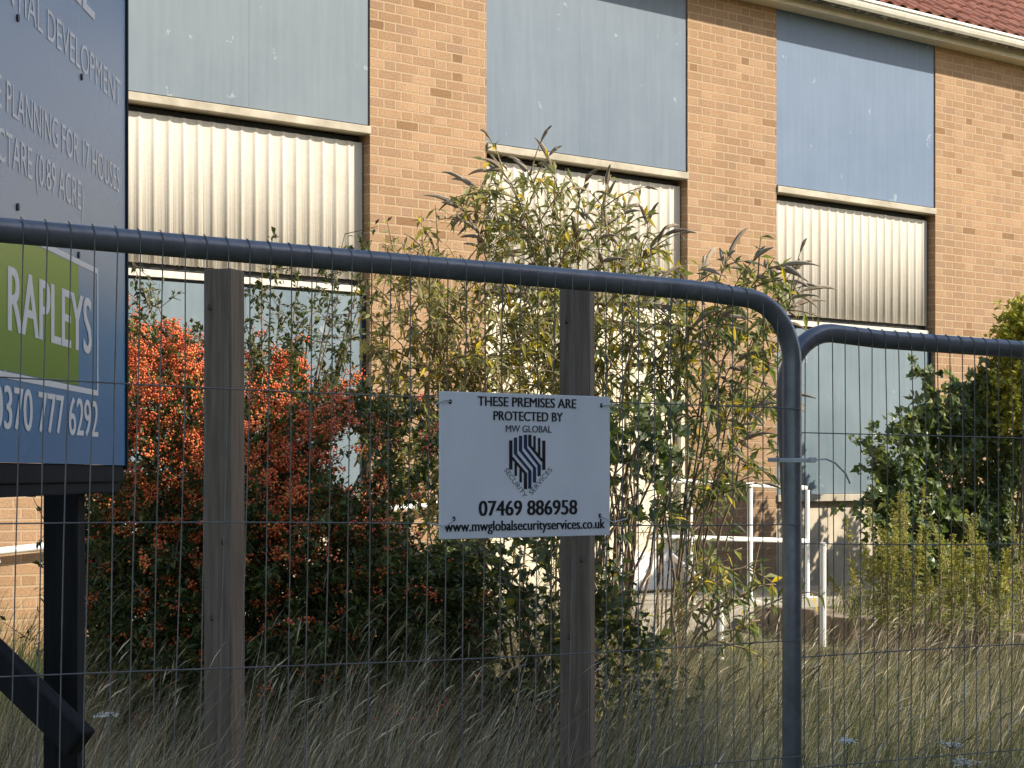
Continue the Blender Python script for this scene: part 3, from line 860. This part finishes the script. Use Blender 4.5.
# ------------------------------------------------------------------ vegetation
M['pyra_leaf'] = m_leaf('pyracantha_leaves', [(0, (.035, .05, .016)), (.5, (.065, .09, .026)), (.85, (.10, .125, .038)), (1, (.19, .19, .05))], .4, .3)
M['berry'] = m_leaf('orange_red_berries', [(0, (.56, .075, .028)), (.5, (.72, .14, .045)), (.85, (.78, .23, .06)), (1, (.80, .38, .08))], .35, .0, .5)
M['twig'] = m_simple('brown_twig_bark', (.10, .065, .04), (.20, .14, .085), 12, .85)
M['straw_twig'] = m_simple('dry_pale_stem', (.19, .135, .08), (.34, .25, .15), 12, .8)
M['bud_leaf'] = m_leaf('buddleia_leaves', [(0, (.11, .13, .065)), (.3, (.19, .21, .10)), (.6, (.29, .30, .15)), (.82, (.38, .37, .18)), (.88, (.36, .33, .10)), (.91, (.60, .44, .04)), (1, (.68, .48, .04))], .6, .5, .25)
M['bud_leaf_green'] = m_leaf('green_buddleia_leaves', [(0, (.08, .105, .05)), (.45, (.15, .18, .08)), (.75, (.24, .26, .12)), (.90, (.34, .34, .15)), (.93, (.58, .43, .04)), (1, (.62, .45, .05))], .55, .5, .3)
M['bud_leaf_dry'] = m_leaf('yellowing_buddleia_leaves', [(0, (.14, .13, .065)), (.3, (.22, .21, .105)), (.6, (.32, .30, .15)), (.8, (.27, .29, .12)), (.90, (.38, .32, .11)), (.93, (.56, .44, .06)), (1, (.62, .47, .06))], .6, .5, .25)
M['panicle'] = m_leaf('brown_seed_heads', [(0, (.19, .15, .11)), (1, (.36, .30, .22))], .9, .0, .1)
M['syc_leaf'] = m_leaf('dark_lobed_leaves', [(0, (.04, .062, .025)), (.6, (.08, .11, .045)), (.93, (.14, .17, .07)), (1, (.34, .32, .06))], .5, .4)
M['bramble_leaf'] = m_leaf('shaded_bush_leaves', [(0, (.035, .05, .02)), (.6, (.07, .09, .036)), (.86, (.12, .135, .05)), (.94, (.16, .16, .06)), (1, (.5, .40, .05))], .55, .35)
M['ivy_leaf'] = m_leaf('glossy_ivy_leaves', [(0, (.055, .09, .032)), (.6, (.12, .165, .065)), (.9, (.18, .22, .09)), (1, (.25, .27, .09))], .38, .38, .5)
M['gold_leaf'] = m_leaf('yellow_green_shrub_leaves', [(0, (.17, .19, .03)), (.5, (.38, .37, .05)), (1, (.55, .50, .09))], .45, .3)
M['weed_leaf'] = m_leaf('weed_leaves', [(0, (.16, .19, .065)), (.5, (.26, .285, .105)), (1, (.36, .37, .14))], .6, .45)
M['weed_top'] = m_leaf('weed_flower_tops', [(0, (.22, .22, .06)), (1, (.40, .36, .10))], .7, .35)
M['grass_green'] = m_leaf('green_grass', [(0, (.03, .046, .014)), (.5, (.07, .10, .03)), (.85, (.15, .185, .06)), (1, (.27, .28, .11))], .6, .35)
M['grass_dry'] = m_leaf('dry_grass', [(0, (.12, .095, .05)), (.45, (.28, .235, .145)), (.8, (.58, .50, .34)), (1, (.88, .79, .60))], .7, .35, tint=(1.1, 1.05, .8))
M['petal'] = m_simple('white_flowerlets', (.70, .70, .64), (.8, .8, .74), 5, .7)


def unit(v): return v / (np.linalg.norm(v) + 1e-9)


def panicle(G, p, d, L, r0=.021, mi=0):
    n = 7; d = unit(d); pts = [p + d * L * t + np.array([0, 0, -.35 * L * t * t]) for t in np.linspace(0, 1, n)]
    rr = r0 * np.array([.25, .8, 1, .9, .7, .45, .12]) * rng.uniform(.75, 1.25, n) + .001
    G.tube(pts, rr, 6, mi)


def in_poly(x, y, poly):
    c = False; n = len(poly); j = n - 1
    for i in range(n):
        xi, yi = poly[i]; xj, yj = poly[j]
        if (yi > y) != (yj > y) and x < (xj - xi) * (y - yi) / (yj - yi) + xi: c = not c
        j = i
    return c


def sample(poly, n, D, depth, r_, holes=()):
    xs_ = [p[0] for p in poly]; ys_ = [p[1] for p in poly]; cx = (min(xs_) + max(xs_)) / 2; hw = (max(xs_) - min(xs_)) / 2
    out = []
    while len(out) < n:
        x, y = r_.uniform(min(xs_), max(xs_)), r_.uniform(min(ys_), max(ys_))
        if not in_poly(x, y, poly): continue
        if any(((x - hx) / rx) ** 2 + ((y - hy) / ry) ** 2 < 1 for hx, hy, rx, ry in holes): continue
        k = math.sqrt(max(.12, 1 - ((x - cx) / hw) ** 2))
        out.append(P(x, y, (D(x) if callable(D) else D) + r_.uniform(-1, 1) * depth * k))
    return np.array(out)


def buddleia(name, label, base, tips, leafmat, D0, leafL=.13, stem_r=.013, lat=1.0, pan=True, spread=.25, leaf_from=.25, seed=1, density=1.0, branch=None, cloud=None):
    r_ = np.random.default_rng(seed)
    o = empty(name, tuple(base), 0, label, 'shrub'); b0 = np.array(base)
    Gs, Gl, Gp = Geo(), Geo(), Geo(); LP, LD, LL = [], [], []
    def put_leaves(pts, start, step, scale):
        seg = np.diff(pts, axis=0); ln = np.linalg.norm(seg, axis=1); cum = np.concatenate([[0], np.cumsum(ln)])
        s = cum[-1] * start; side = r_.uniform(0, 6.28)
        while s < cum[-1]:
            k = min(np.searchsorted(cum, s, 'right') - 1, len(seg) - 1); t = (s - cum[k]) / (ln[k] + 1e-9)
            p = pts[k] + seg[k] * t; T = unit(seg[k]); a = unit(np.cross(T, np.array([math.cos(side), math.sin(side), .2]))); side += 1.57
            for sg_ in (1, -1):
                if r_.random() < .86 * density:
                    LP.append(p); LD.append(a * sg_ + T * r_.uniform(.2, 1.0) + np.array([0, 0, r_.uniform(-1.1, .2)]) + r_.normal(size=3) * .3); LL.append(leafL * scale * r_.uniform(.35, 1.25))
            s += step * r_.uniform(.7, 1.3)
    for tip in tips:
        tip = np.asarray(tip) - b0; bb = np.array([r_.normal() * spread * .5, r_.normal() * spread * .5, 0])
        ctl = bb * .35 + tip * np.array([.55, .55, .85]) + np.array([0, 0, .18 * tip[2]]) * r_.uniform(.2, .9)
        ctl[0] += r_.normal() * .08; ctl[1] += r_.normal() * .08
        pts = bez(bb, ctl, tip, 14); pts[1:-1] += r_.normal(size=(12, 3)) * .008
        Gs.tube(pts, np.linspace(stem_r * r_.uniform(.6, 1.1), .003, 14), 6, 0)
        put_leaves(pts, leaf_from, .06, .8)
        d_tip = pts[-1] - pts[-3]
        if pan: 
            panicle(Gp, pts[-1], d_tip + np.array([0, 0, -.02]), r_.uniform(.14, .3), .012)
            for k in range(r_.integers(2, 5)): panicle(Gp, pts[-1 - k] + r_.normal(size=3) * .01, d_tip / np.linalg.norm(d_tip) + r_.normal(size=3) * .6 + np.array([0, 0, -.1 * k]), r_.uniform(.06, .2), .0105)
        nl = int(r_.integers(5, 9) * lat)
        for k in range(nl):
            t = r_.uniform(leaf_from, .97); i = int(t * 13); p = pts[i]; T = unit(pts[min(i + 1, 13)] - pts[max(i - 1, 0)])
            dr_ = unit(np.cross(T, r_.normal(size=3))) * .8 + T * .7 + np.array([0, 0, .15]); L = r_.uniform(.16, .45) * (1.15 - .5 * t)
            q = bez(p, p + dr_ * L * .6, p + dr_ * L + np.array([0, 0, -.25 * L]), 6)
            Gs.tube(q, np.linspace(.005, .002, 6), 4, 0); put_leaves(q, .12, .045, .85)
            if pan and r_.random() < .55: panicle(Gp, q[-1], q[-1] - q[-3], r_.uniform(.05, .18), .0095)
    if cloud is not None:
        cl_ = np.asarray(cloud) - b0; cen = cl_.mean(0)
        for p in cl_:
            d = unit(unit(p - cen) * .7 + r_.normal(size=3) * .7 + np.array([0, 0, .45])); L = r_.uniform(.12, .34)
            q = bez(p - d * L * .5, p, p + d * L * .5 + np.array([0, 0, -.2 * L]), 5); Gs.tube(q, np.linspace(.004, .0015, 5), 4)
            for k in range(int(r_.integers(8, 17))):
                t = r_.uniform(0, 1); LP.append((1 - t) ** 2 * q[0] + 2 * t * (1 - t) * q[2] + t * t * q[4]); LD.append(d * .5 + r_.normal(size=3) * .75 + np.array([0, 0, -.25])); LL.append(leafL * r_.uniform(.35, 1.1))
    Gs.build('stems', branch or M['straw_twig'], o, smooth=True)
    LL = np.array(LL); Gl.leaves(LP, LD, LL, LL * r_.uniform(.22, .36, len(LL)), droop=.22, fold=.16); Gl.build('foliage', leafmat, o)
    if pan: Gp.build('seed_sprays', M['panicle'], o)
    return o


def T_(lst, D, jd=.35, r_=np.random.default_rng(5)):
    return [P(x, y, D + r_.uniform(-jd, jd)) for x, y in lst]


def base_at(px, D):
    x = (px - 512) / F * D; return (x, D, float(g(x, D)) - .02)


Dm = 11.4
rc = np.random.default_rng(64)
def sample_late(poly, n, D, depth): return sample(poly, n, D, depth, rc)
tips = [(492, 172), (470, 186), (456, 205), (478, 232), (500, 168), (528, 172), (552, 168), (585, 182), (606, 185), (628, 205), (648, 222), (664, 236), (602, 220), (560, 205), (505, 225), (640, 262), (575, 235), (530, 235), (620, 270), (655, 285), (545, 265), (510, 280), (590, 300), (600, 260), (480, 270)]
buddleia('buddleia_shrub', 'tallest buddleia with brown seed heads rising above the fence rail behind the sign', base_at(585, Dm), T_(tips, Dm), M['bud_leaf'], Dm, seed=3, lat=1.0, leaf_from=.34, stem_r=.007, leafL=.098, cloud=sample_late([(448, 215), (470, 180), (520, 172), (600, 185), (655, 225), (690, 285), (690, 400), (640, 430), (560, 400), (500, 300)], 210, Dm, .4))
Dr = 11.0
tips = [(706, 262), (728, 256), (752, 262), (775, 268), (792, 272), (800, 292), (790, 308), (745, 290), (722, 318), (760, 330), (775, 350), (700, 300), (770, 398), (764, 425), (738, 360), (705, 350), (690, 330), (715, 400), (745, 440), (690, 400), (672, 300), (725, 475), (668, 350)]
tips = tips[::2] + tips[1:6:2]
buddleia('buddleia_shrub', 'straggly green buddleia arching right towards the fence upright', base_at(668, Dr), T_(tips, Dr), M['bud_leaf_green'], Dr, seed=8, lat=.8, leafL=.105, cloud=sample_late([(690, 285), (760, 268), (792, 295), (785, 345), (772, 430), (772, 470), (715, 500), (660, 540), (640, 470), (650, 380)], 120, Dr, .35), leaf_from=.42, density=.9, spread=.14, stem_r=.008, branch=M['twig'])
tips = [(742, 548), (765, 560), (772, 585), (705, 585), (690, 605), (750, 592), (775, 600), (728, 560), (760, 620), (700, 560)]
buddleia('buddleia_shrub', 'low drooping buddleia branches with dark leaves in front of the white posts', base_at(655, 10.2), T_(tips, 10.2, .2), M['bud_leaf_green'], 10.2, seed=18, lat=.5, leaf_from=.5, density=.9, pan=False, leafL=.12)
Dl = 11.0
tips = [(382, 246), (402, 242), (424, 246), (440, 252), (372, 300), (400, 290), (430, 285), (455, 282), (385, 335), (415, 325), (445, 320), (470, 310), (500, 320), (398, 372), (430, 365), (462, 355), (495, 360), (530, 330), (545, 350), (480, 395), (420, 405), (520, 390), (540, 300), (460, 255), (550, 400), (410, 440), (390, 420)]
buddleia('buddleia_shrub', 'dense yellowing shrub with pale dry stems to the left of the sign', base_at(480, Dl), T_(tips, Dl), M['bud_leaf_dry'], Dl, seed=21, lat=1.4, leaf_from=.3, leafL=.1, pan=False, stem_r=.007, cloud=sample_late([(362, 300), (385, 258), (440, 252), (480, 290), (560, 310), (562, 400), (560, 530), (470, 545), (420, 510), (385, 470), (362, 400)], 270, Dl, .4))


# ---- dense shrubs from twigs scattered through a volume
def twig_shrub(name, label, cat, base, pts, leafmat, twigL, nleaf, leafL, ratio, seed, lobed=0, berries=None, nstem=30, shoots=(), shoot_leaf=None, stemmat=None, upbias=.5, leaf_normal=None, facing=None):
    r_ = np.random.default_rng(seed); o = empty(name, tuple(base), 0, label, cat); b0 = np.array(base)
    pts = pts - b0; cen = pts.mean(0); Gs, Gl, Gb = Geo(), Geo(), Geo(); LP, LD, BP = [], [], []
    full = nleaf
    for i, p in enumerate(pts):
        nb_ = berries(p + b0, r_) if berries is not None else 0; nleaf = full if nb_ < 3 else int(full * .55)
        d = unit(unit(p - cen) * .8 + r_.normal(size=3) * .55 + np.array([0, 0, upbias])); L = twigL * r_.uniform(.5, 1.4)
        q = bez(p - d * L * .4, p, p + d * L * .6 + np.array([0, 0, -.15 * L]), 5)
        if i % 3 == 0: Gs.tube(q, np.linspace(.004, .0015, 5), 4)
        t = r_.uniform(0, 1, nleaf); pos = q[0][None] * ((1 - t) ** 2)[:, None] + 2 * q[2][None] * (t * (1 - t))[:, None] + q[4][None] * (t ** 2)[:, None]
        LP.append(pos + r_.normal(size=(nleaf, 3)) * leafL * .35); LD.append(d[None] * .5 + r_.normal(size=(nleaf, 3)) * .8)
        if berries is not None:
            for k in range(nb_):
                tt = r_.uniform(.15, 1); c_ = (1 - tt) ** 2 * q[0] + 2 * tt * (1 - tt) * q[2] + tt * tt * q[4] + r_.normal(size=3) * .022; m_ = r_.integers(10, 22)
                BP.append(c_ + r_.normal(size=(m_, 3)) * np.array([.017, .017, .013]))
    for k in range(nstem):
        p = pts[r_.integers(len(pts))]; bb = np.array([r_.normal() * .18, r_.normal() * .18, 0])
        q = bez(bb, bb * .5 + p * np.array([.4, .4, .7]), p, 9); q[1:-1] += r_.normal(size=(7, 3)) * .015; Gs.tube(q, np.linspace(.012, .003, 9), 5)
    for sh in shoots:
        p = np.asarray(sh) - b0; st_ = cen + (p - cen) * np.array([.45, .45, .3])
        q = bez(st_, st_ * .4 + p * .6 + np.array([0, 0, .12]), p, 12); Gs.tube(q, np.linspace(.005, .0015, 12), 4)
        for j in range(16):
            a = q[min(11, 2 + int(j * .6))]; dd = unit(r_.normal(size=3) + np.array([0, 0, .2])); L = r_.uniform(.05, .17); e = a + dd * L
            Gs.tube([a, e], [.002, .001], 4); m_ = 9; t = r_.uniform(0, 1, m_)[:, None]
            LP.append(a + (e - a) * t + r_.normal(size=(m_, 3)) * .008); LD.append(dd[None] * .6 + r_.normal(size=(m_, 3)) * .7)
    LP = np.concatenate(LP); LD = np.concatenate(LD); LL = leafL * r_.uniform(.6, 1.3, len(LP))
    if facing is not None: leaf_normal = r_.normal(size=(len(LP), 3)) * .45 + np.array(facing)
    if lobed: Gl.lobed(LP, LD, LL, 0, lobed, leaf_normal)
    else: Gl.leaves(LP, LD, LL, LL * ratio * r_.uniform(.8, 1.2, len(LL)), droop=.1, fold=.18)
    Gs.build('stems', stemmat or M['twig'], o); Gl.build('foliage', leafmat, o)
    if BP: BP = np.concatenate(BP); blobs(Gb, BP, 0.0053 * r_.uniform(.75, 1.25, len(BP))); Gb.build('berries', M['berry'], o)
    return o


rr = np.random.default_rng(77)
Dp = 8.05
poly = [(112, 330), (132, 316), (150, 314), (160, 345), (200, 352), (214, 390), (242, 392), (246, 356), (258, 352), (264, 384), (282, 372), (286, 326), (298, 326), (303, 380), (330, 395), (362, 392), (380, 402), (420, 420), (438, 445), (425, 470), (400, 500), (440, 540), (470, 570), (470, 640), (430, 740), (100, 740), (84, 640), (88, 560), (100, 470), (108, 400)]
holes = [(415, 505, 34, 12), (400, 480, 14, 10), (430, 535, 12, 10), (100, 560, 5, 10), (185, 395, 7, 5), (230, 400, 6, 9), (350, 470, 26, 26), (352, 432, 28, 11), (150, 395, 10, 9), (170, 440, 8, 8), (265, 425, 9, 10), (120, 400, 6, 8), (410, 455, 22, 14)]
pp = np.concatenate([sample(poly, 1350, Dp, .7, rr, holes), sample([(90, 500), (350, 480), (400, 520), (465, 570), (475, 650), (430, 745), (95, 745), (86, 600)], 1100, Dp, .7, rr)])
def nber(p, r_):
    px = 512 + p[0] / p[1] * F; py = HOR - (p[2] - EYE) / p[1] * F
    # thick trusses at the top left and down the middle, few at the foot
    k = .12 + 3.6 * math.exp(-((px - 165) / 55) ** 2 - ((py - 375) / 70) ** 2) + 2.2 * math.exp(-((px - 290) / 60) ** 2 - ((py - 420) / 80) ** 2) + .75 * math.exp(-((px - 230) / 140) ** 2 - ((py - 500) / 85) ** 2)
    return int(r_.poisson(k * 5.2)) if r_.random() < .5 else 0
shoots = T_([(132, 262), (150, 285), (185, 335), (272, 240), (300, 262), (262, 268), (345, 234), (372, 240), (322, 255), (338, 300), (355, 330), (300, 310), (345, 350), (250, 318), (280, 300), (40, 590), (30, 640), (44, 520), (205, 330), (365, 290)], Dp, .3)
twig_shrub('pyracantha_shrub', 'large spiny shrub laden with orange red berries behind the left timber post', 'shrub', base_at(255, Dp), pp, M['pyra_leaf'], .24, 52, .034, .46, 31, berries=nber, nstem=60, shoots=shoots)

# bushy undergrowth beneath and beside the sign
poly = [(430, 560), (470, 545), (520, 560), (560, 545), (605, 566), (640, 592), (668, 622), (680, 660), (670, 740), (420, 740), (410, 640)]
pp = sample(poly, 300, 8.15, .45, rr, [(650, 600, 26, 30), (670, 650, 20, 40), (540, 575, 16, 12)])
twig_shrub('bramble_bush', 'low dark green bush in the shade beneath the white sign', 'bush', base_at(560, 8.15), pp, M['bramble_leaf'], .3, 16, .055, .55, 41, nstem=40)
poly = [(600, 400), (640, 395), (672, 420), (690, 455), (680, 500), (650, 540), (615, 545), (590, 545), (520, 555), (470, 560), (440, 555), (450, 540), (560, 535), (600, 530)]
pp = sample(poly, 62, 9.9, .35, rr, [(655, 520, 14, 24), (645, 400, 30, 14)])
twig_shrub('sycamore_sapling', 'young tree with dark lobed leaves just right of the sign', 'sapling', base_at(622, 9.9), pp, M['syc_leaf'], .3, 5, .072, .7, 42, lobed=5, nstem=26, leaf_normal=None)
# ivy mound on the right and a golden shrub behind
poly = [(868, 430), (890, 452), (900, 425), (930, 405), (960, 395), (985, 375), (1005, 385), (1060, 400), (1140, 480), (1140, 620), (960, 620), (905, 600), (880, 560), (868, 500), (884, 470)]
along = lambda x: (16.3 - 3.1 * .84) / (1 - .84 * (x - 512) / F)
pp = sample(poly, 900, along, .5, rr)
twig_shrub('ivy_bush', 'dense mound of dark glossy ivy on the right beside the green grey boarding', 'bush', tuple(P(985, 600, 17.2)), pp, M['ivy_leaf'], .34, 20, .078, .7, 51, lobed=3, nstem=20, facing=(.75, -.55, .5),
           shoots=[P(x, y, 17.9) for x, y in ((912, 362), (925, 398), (950, 372), (972, 385))])
poly = [(1000, 335), (1018, 306), (1045, 298), (1080, 310), (1100, 380), (1100, 415), (1008, 425), (998, 395)]
pp = sample(poly, 620, 16.8, .35, rr)
twig_shrub('golden_shrub', 'upright clipped shrub with yellow green leaves above the ivy at the right', 'shrub', tuple(P(1035, 560, 16.8)), pp, M['gold_leaf'], .25, 26, .06, .6, 52, nstem=30)


# weeds in the raised bed
def weed(px, py_top, D, label, seed):
    r_ = np.random.default_rng(seed); top = P(px, py_top, D); base = np.array([top[0], D, .54]); o = empty('tall_weed', tuple(base), 0, label, 'weed', 'yellow green weeds in the raised bed')
    Gs, Gl, Gt = Geo(), Geo(), Geo(); H = top[2] - base[2]
    for k in range(7):
        a = np.array([r_.normal() * .07, r_.normal() * .07, 0]); h = H * r_.uniform(.65, 1.05); e = a + np.array([r_.normal() * .10, r_.normal() * .10, h]); q = bez(a, a * .6 + e * .4 + np.array([0, 0, .1]), e, 8)
        Gs.tube(q, np.linspace(.005, .002, 8), 4)
        n = int(70 * h); t = r_.uniform(.08, 1, n); pos = np.stack([np.interp(t, np.linspace(0, 1, 8), q[:, i]) for i in range(3)], -1)
        an = r_.uniform(0, 6.28, n); d = np.stack([np.cos(an), np.sin(an), r_.uniform(-.1, .8, n)], -1); L = .075 * (1.2 - .6 * t) * r_.uniform(.6, 1.3, n); Gl.leaves(pos, d, L, L * .2, droop=.25)
        n = 60; t = r_.uniform(.78, 1.04, n); pos = a + (e - a) * t[:, None] + r_.normal(size=(n, 3)) * (.05 * (1.15 - t))[:, None] * np.array([1, 1, .4]); Gt.leaves(pos, r_.normal(size=(n, 3)) + np.array([0, 0, .8]), .026, .014)
    Gs.build('stems', M['straw_twig'], o); Gl.build('foliage', M['weed_leaf'], o); Gt.build('flower_sprays', M['weed_top'], o)


wl = [(868, 522, 13.4, 'weed clump at the left end of the raised bed'), (888, 512, 13.4, 'weed clump leaning against the left flank of the ivy'), (912, 495, 13.5, 'tallest weed spike in front of the ivy'), (900, 540, 13.3, 'broad low weed clump behind the edging wall'), (938, 545, 13.3, 'weed clump in the middle of the raised bed'),
      (962, 508, 13.3, 'tall feathery weed with pale tops in front of the ivy'), (950, 535, 13.0, 'weed clump just left of the tall feathery one'), (985, 530, 12.9, 'weed clump to the right of the tall feathery one'), (1012, 555, 12.7, 'weed clump close to the right edge of the picture'), (880, 565, 13.2, 'short weed clump beside the concrete panel'),
      (925, 575, 12.9, 'short weed clump touching the edging wall'), (970, 570, 12.7, 'short weed clump behind the right half of the edging wall'), (1035, 530, 12.6, 'weed clump cut by the right edge of the picture'), (1000, 580, 12.4, 'lowest weed clump near the right end of the edging wall')]
for i, (px, py, D, lab) in enumerate(wl): weed(px, py, D, lab, 100 + i)

# ---- tall dry grass: nobody could count it
def grass():
    G = Geo(); r_ = np.random.default_rng(9)
    def blades(n, D0, D1, h0, h1, wd, mi, lean, px0=-60, px1=1084, curl=.35, cond=None, zf=g):
        D = np.sqrt(r_.uniform(D0 ** 2, D1 ** 2, n)); px = r_.uniform(px0, px1, n); X = (px - 512) / F * D
        cl = .6 * np.sin(X * 3.1 + 1.3 * np.sin(D * 2.2)) * np.sin(D * 2.7 + X) + .55 * np.sin(X * 8.3 + 2 * np.sin(D * 3.1)) * np.sin(D * 6.7 + 2.1 * X) ; keep = r_.random(n) < .58 + .55 * cl
        keep &= ~((px < 120) & (D > 8.2) & (D < 12) & (h0 > .3))
        if cond is not None: keep &= cond(X, D, px)
        D, X, cl = D[keep], X[keep], cl[keep]; n = len(D)
        pxx = 512 + X / D * F; ts_ = np.clip((pxx - 590) / 120, 0, 1)
        h = r_.uniform(h0, h1, n) * (1 + .27 * cl) * (1 - .40 * ts_ * ts_ * (3 - 2 * ts_) * np.clip((D - 6.5) / 2.5, 0, 1)); az = r_.normal(0.15, .55 if mi else .9, n); k = np.abs(r_.normal(lean, .16, n))
        dx, dy = np.cos(az) * k, np.sin(az) * k
        base = np.stack([X, D, zf(X, D) - .02], -1); v = r_.uniform(0, 6.28, n); side = np.stack([np.cos(v), np.sin(v) * .5, np.zeros(n)], -1) * (wd * r_.uniform(.6, 1.4, n))[:, None]
        ts = [0, .35, .7, 1.0]; VV = []
        for t in ts:
            off = np.stack([dx * h * t ** 1.35, dy * h * t ** 1.35, h * t * (1 - curl * k * t)], -1); c = base + off; wt_ = (1 - t) ** .6
            if t < 1: VV += [c - side * wt_, c + side * wt_]
            else: VV += [c]
        V = np.stack(VV, 1); b = np.arange(n)[:, None] * 7
        G.add(V.reshape(-1, 3), [np.concatenate([b + np.array([0, 1, 3, 2]), b + np.array([2, 3, 5, 4])]), b + np.array([4, 5, 6])], mi)
        return V[:, 6], np.stack([dx, dy, np.full(n, .5)], -1)
    blades(46000, 4.4, 11.3, .3, .66, .0022, 0, .4, curl=.2)
    blades(12000, 4.4, 7.6, .25, .5, .0024, 0, .5)
    blades(20000, 4.6, 11.6, .5, .88, .0017, 1, .5, curl=.2)
    blades(9000, 5.4, 8.0, .6, .98, .0016, 1, .42, px1=700, curl=.15)
    tip, d = blades(6500, 5.0, 11.4, .65, 1.02, .0011, 1, .4, curl=.15)
    n = len(tip); G.leaves(tip - d * .06, d, r_.uniform(.08, .15, n), r_.uniform(.003, .0065, n), 1, droop=.25, fold=.1)
    # thin sunny sward beyond, up to the landing
    nb = lambda X, D, px: (D < 13.6 + .5 * X)
    blades(9000, 10.8, 14.6, .08, .32, .0022, 1, .5, cond=nb); blades(4500, 10.8, 14.6, .08, .28, .0026, 0, .5, cond=nb)
    # sward in the raised bed
    zb = lambda X, D: np.full(np.shape(X), .55)
    def inbed(X, D, px): q = (X - e0[0]) * nv[0] + (D - e0[1]) * nv[1]; return q > .22
    blades(5000, 12.0, 15.5, .15, .5, .0028, 0, .35, px0=820, px1=1080, cond=inbed, zf=zb); blades(3500, 12.0, 15.5, .2, .6, .002, 1, .35, px0=820, px1=1080, cond=inbed, zf=zb)
    return tag(G.build('grass', [M['grass_green'], M['grass_dry']]), 'tall tangled grass, green below with dry straw stalks', 'grass', kind='stuff')


grass()

# small white umbels in the grass
for i, (px, py, D, lab) in enumerate(((848, 740, 6.6, 'white flower head low in the grass left of the pair'), (952, 744, 6.8, 'white flower head low in the grass, upper of the right pair'), (966, 762, 6.4, 'white flower head at the bottom edge of the picture, lower of the pair'), (104, 716, 6.9, 'white flower head beside the black board post'))):
    t = P(px, py, D); b = np.array([t[0] - .02, D + .02, float(g(t[0], D))]); o = empty('wild_flower', tuple(b), 0, lab, 'flower', 'small white umbels in the grass'); r_ = np.random.default_rng(200 + i)
    e = t - b; G = Geo(); G.tube(bez(np.zeros(3), e * np.array([.2, .2, .6]), e - np.array([0, 0, .02]), 6), .0025, 5)
    Gp = Geo()
    for k in range(9):
        a = r_.uniform(0, 6.28); q = e + np.array([math.cos(a), math.sin(a), 0]) * r_.uniform(.005, .045) + np.array([0, 0, r_.normal() * .004]); G.tube([e - np.array([0, 0, .02]), q], .0012, 4)
        blobs(Gp, q + r_.normal(size=(10, 3)) * np.array([.008, .008, .003]), .004, 0, .6)
    G.build('stem', M['grass_green'] if False else M['twig'], o); Gp.build('petals', M['petal'], o)

# ------------------------------------------------------------------ unseen house added out of view, its height stepped to shade the foreground
u_, v_ = np.array([math.sin(SUN_AZ), -math.cos(SUN_AZ)]), np.array([math.cos(SUN_AZ), math.sin(SUN_AZ)])
hs = empty('shade_house', tuple(np.append(u_ * 7.2, 0)), math.atan2(u_[1], u_[0]), 'unseen tall brick house added right of the fence to cast the shade', 'house')
EV, B0, B1, DP = 8.5, -8.0, 8.0, 7.0
G = Geo(); G.box(0, DP, B0, 5.1, 0, EV); G.box(.0, DP, 5.102, 6.9, 0, 8.62); G.box(.0, DP, 6.902, B1, 0, 8.0); G.add([(0, B0, EV), (DP, B0, EV), (DP / 2, B0, EV + 2.6), (0, 5.1, EV), (DP, 5.1, EV), (DP / 2, 5.1, EV + 2.6)], [np.array([[0, 1, 2], [3, 5, 4]])])
G.build('wall', M['brick'], hs)
G = Geo(); G.add([(-.3, B0 - .1, EV - .1), (-.3, 5.1, EV - .1), (DP / 2, 5.1, EV + 2.75), (DP / 2, B0 - .1, EV + 2.75), (DP + .3, B0 - .1, EV - .1), (DP + .3, 5.1, EV - .1)], [np.array([[0, 1, 2, 3], [3, 2, 5, 4]])]); G.build('roof', M['tile'], hs)
for b_ in (-5.5, -1.5, 2.5, 6.5):
    for z in (1.0, 3.8, 6.3):
        G = Geo(); G.box(-.03, .02, b_ - .6, b_ + .6, z, z + 1.3); G.build('window', M['sheet_d'], hs)
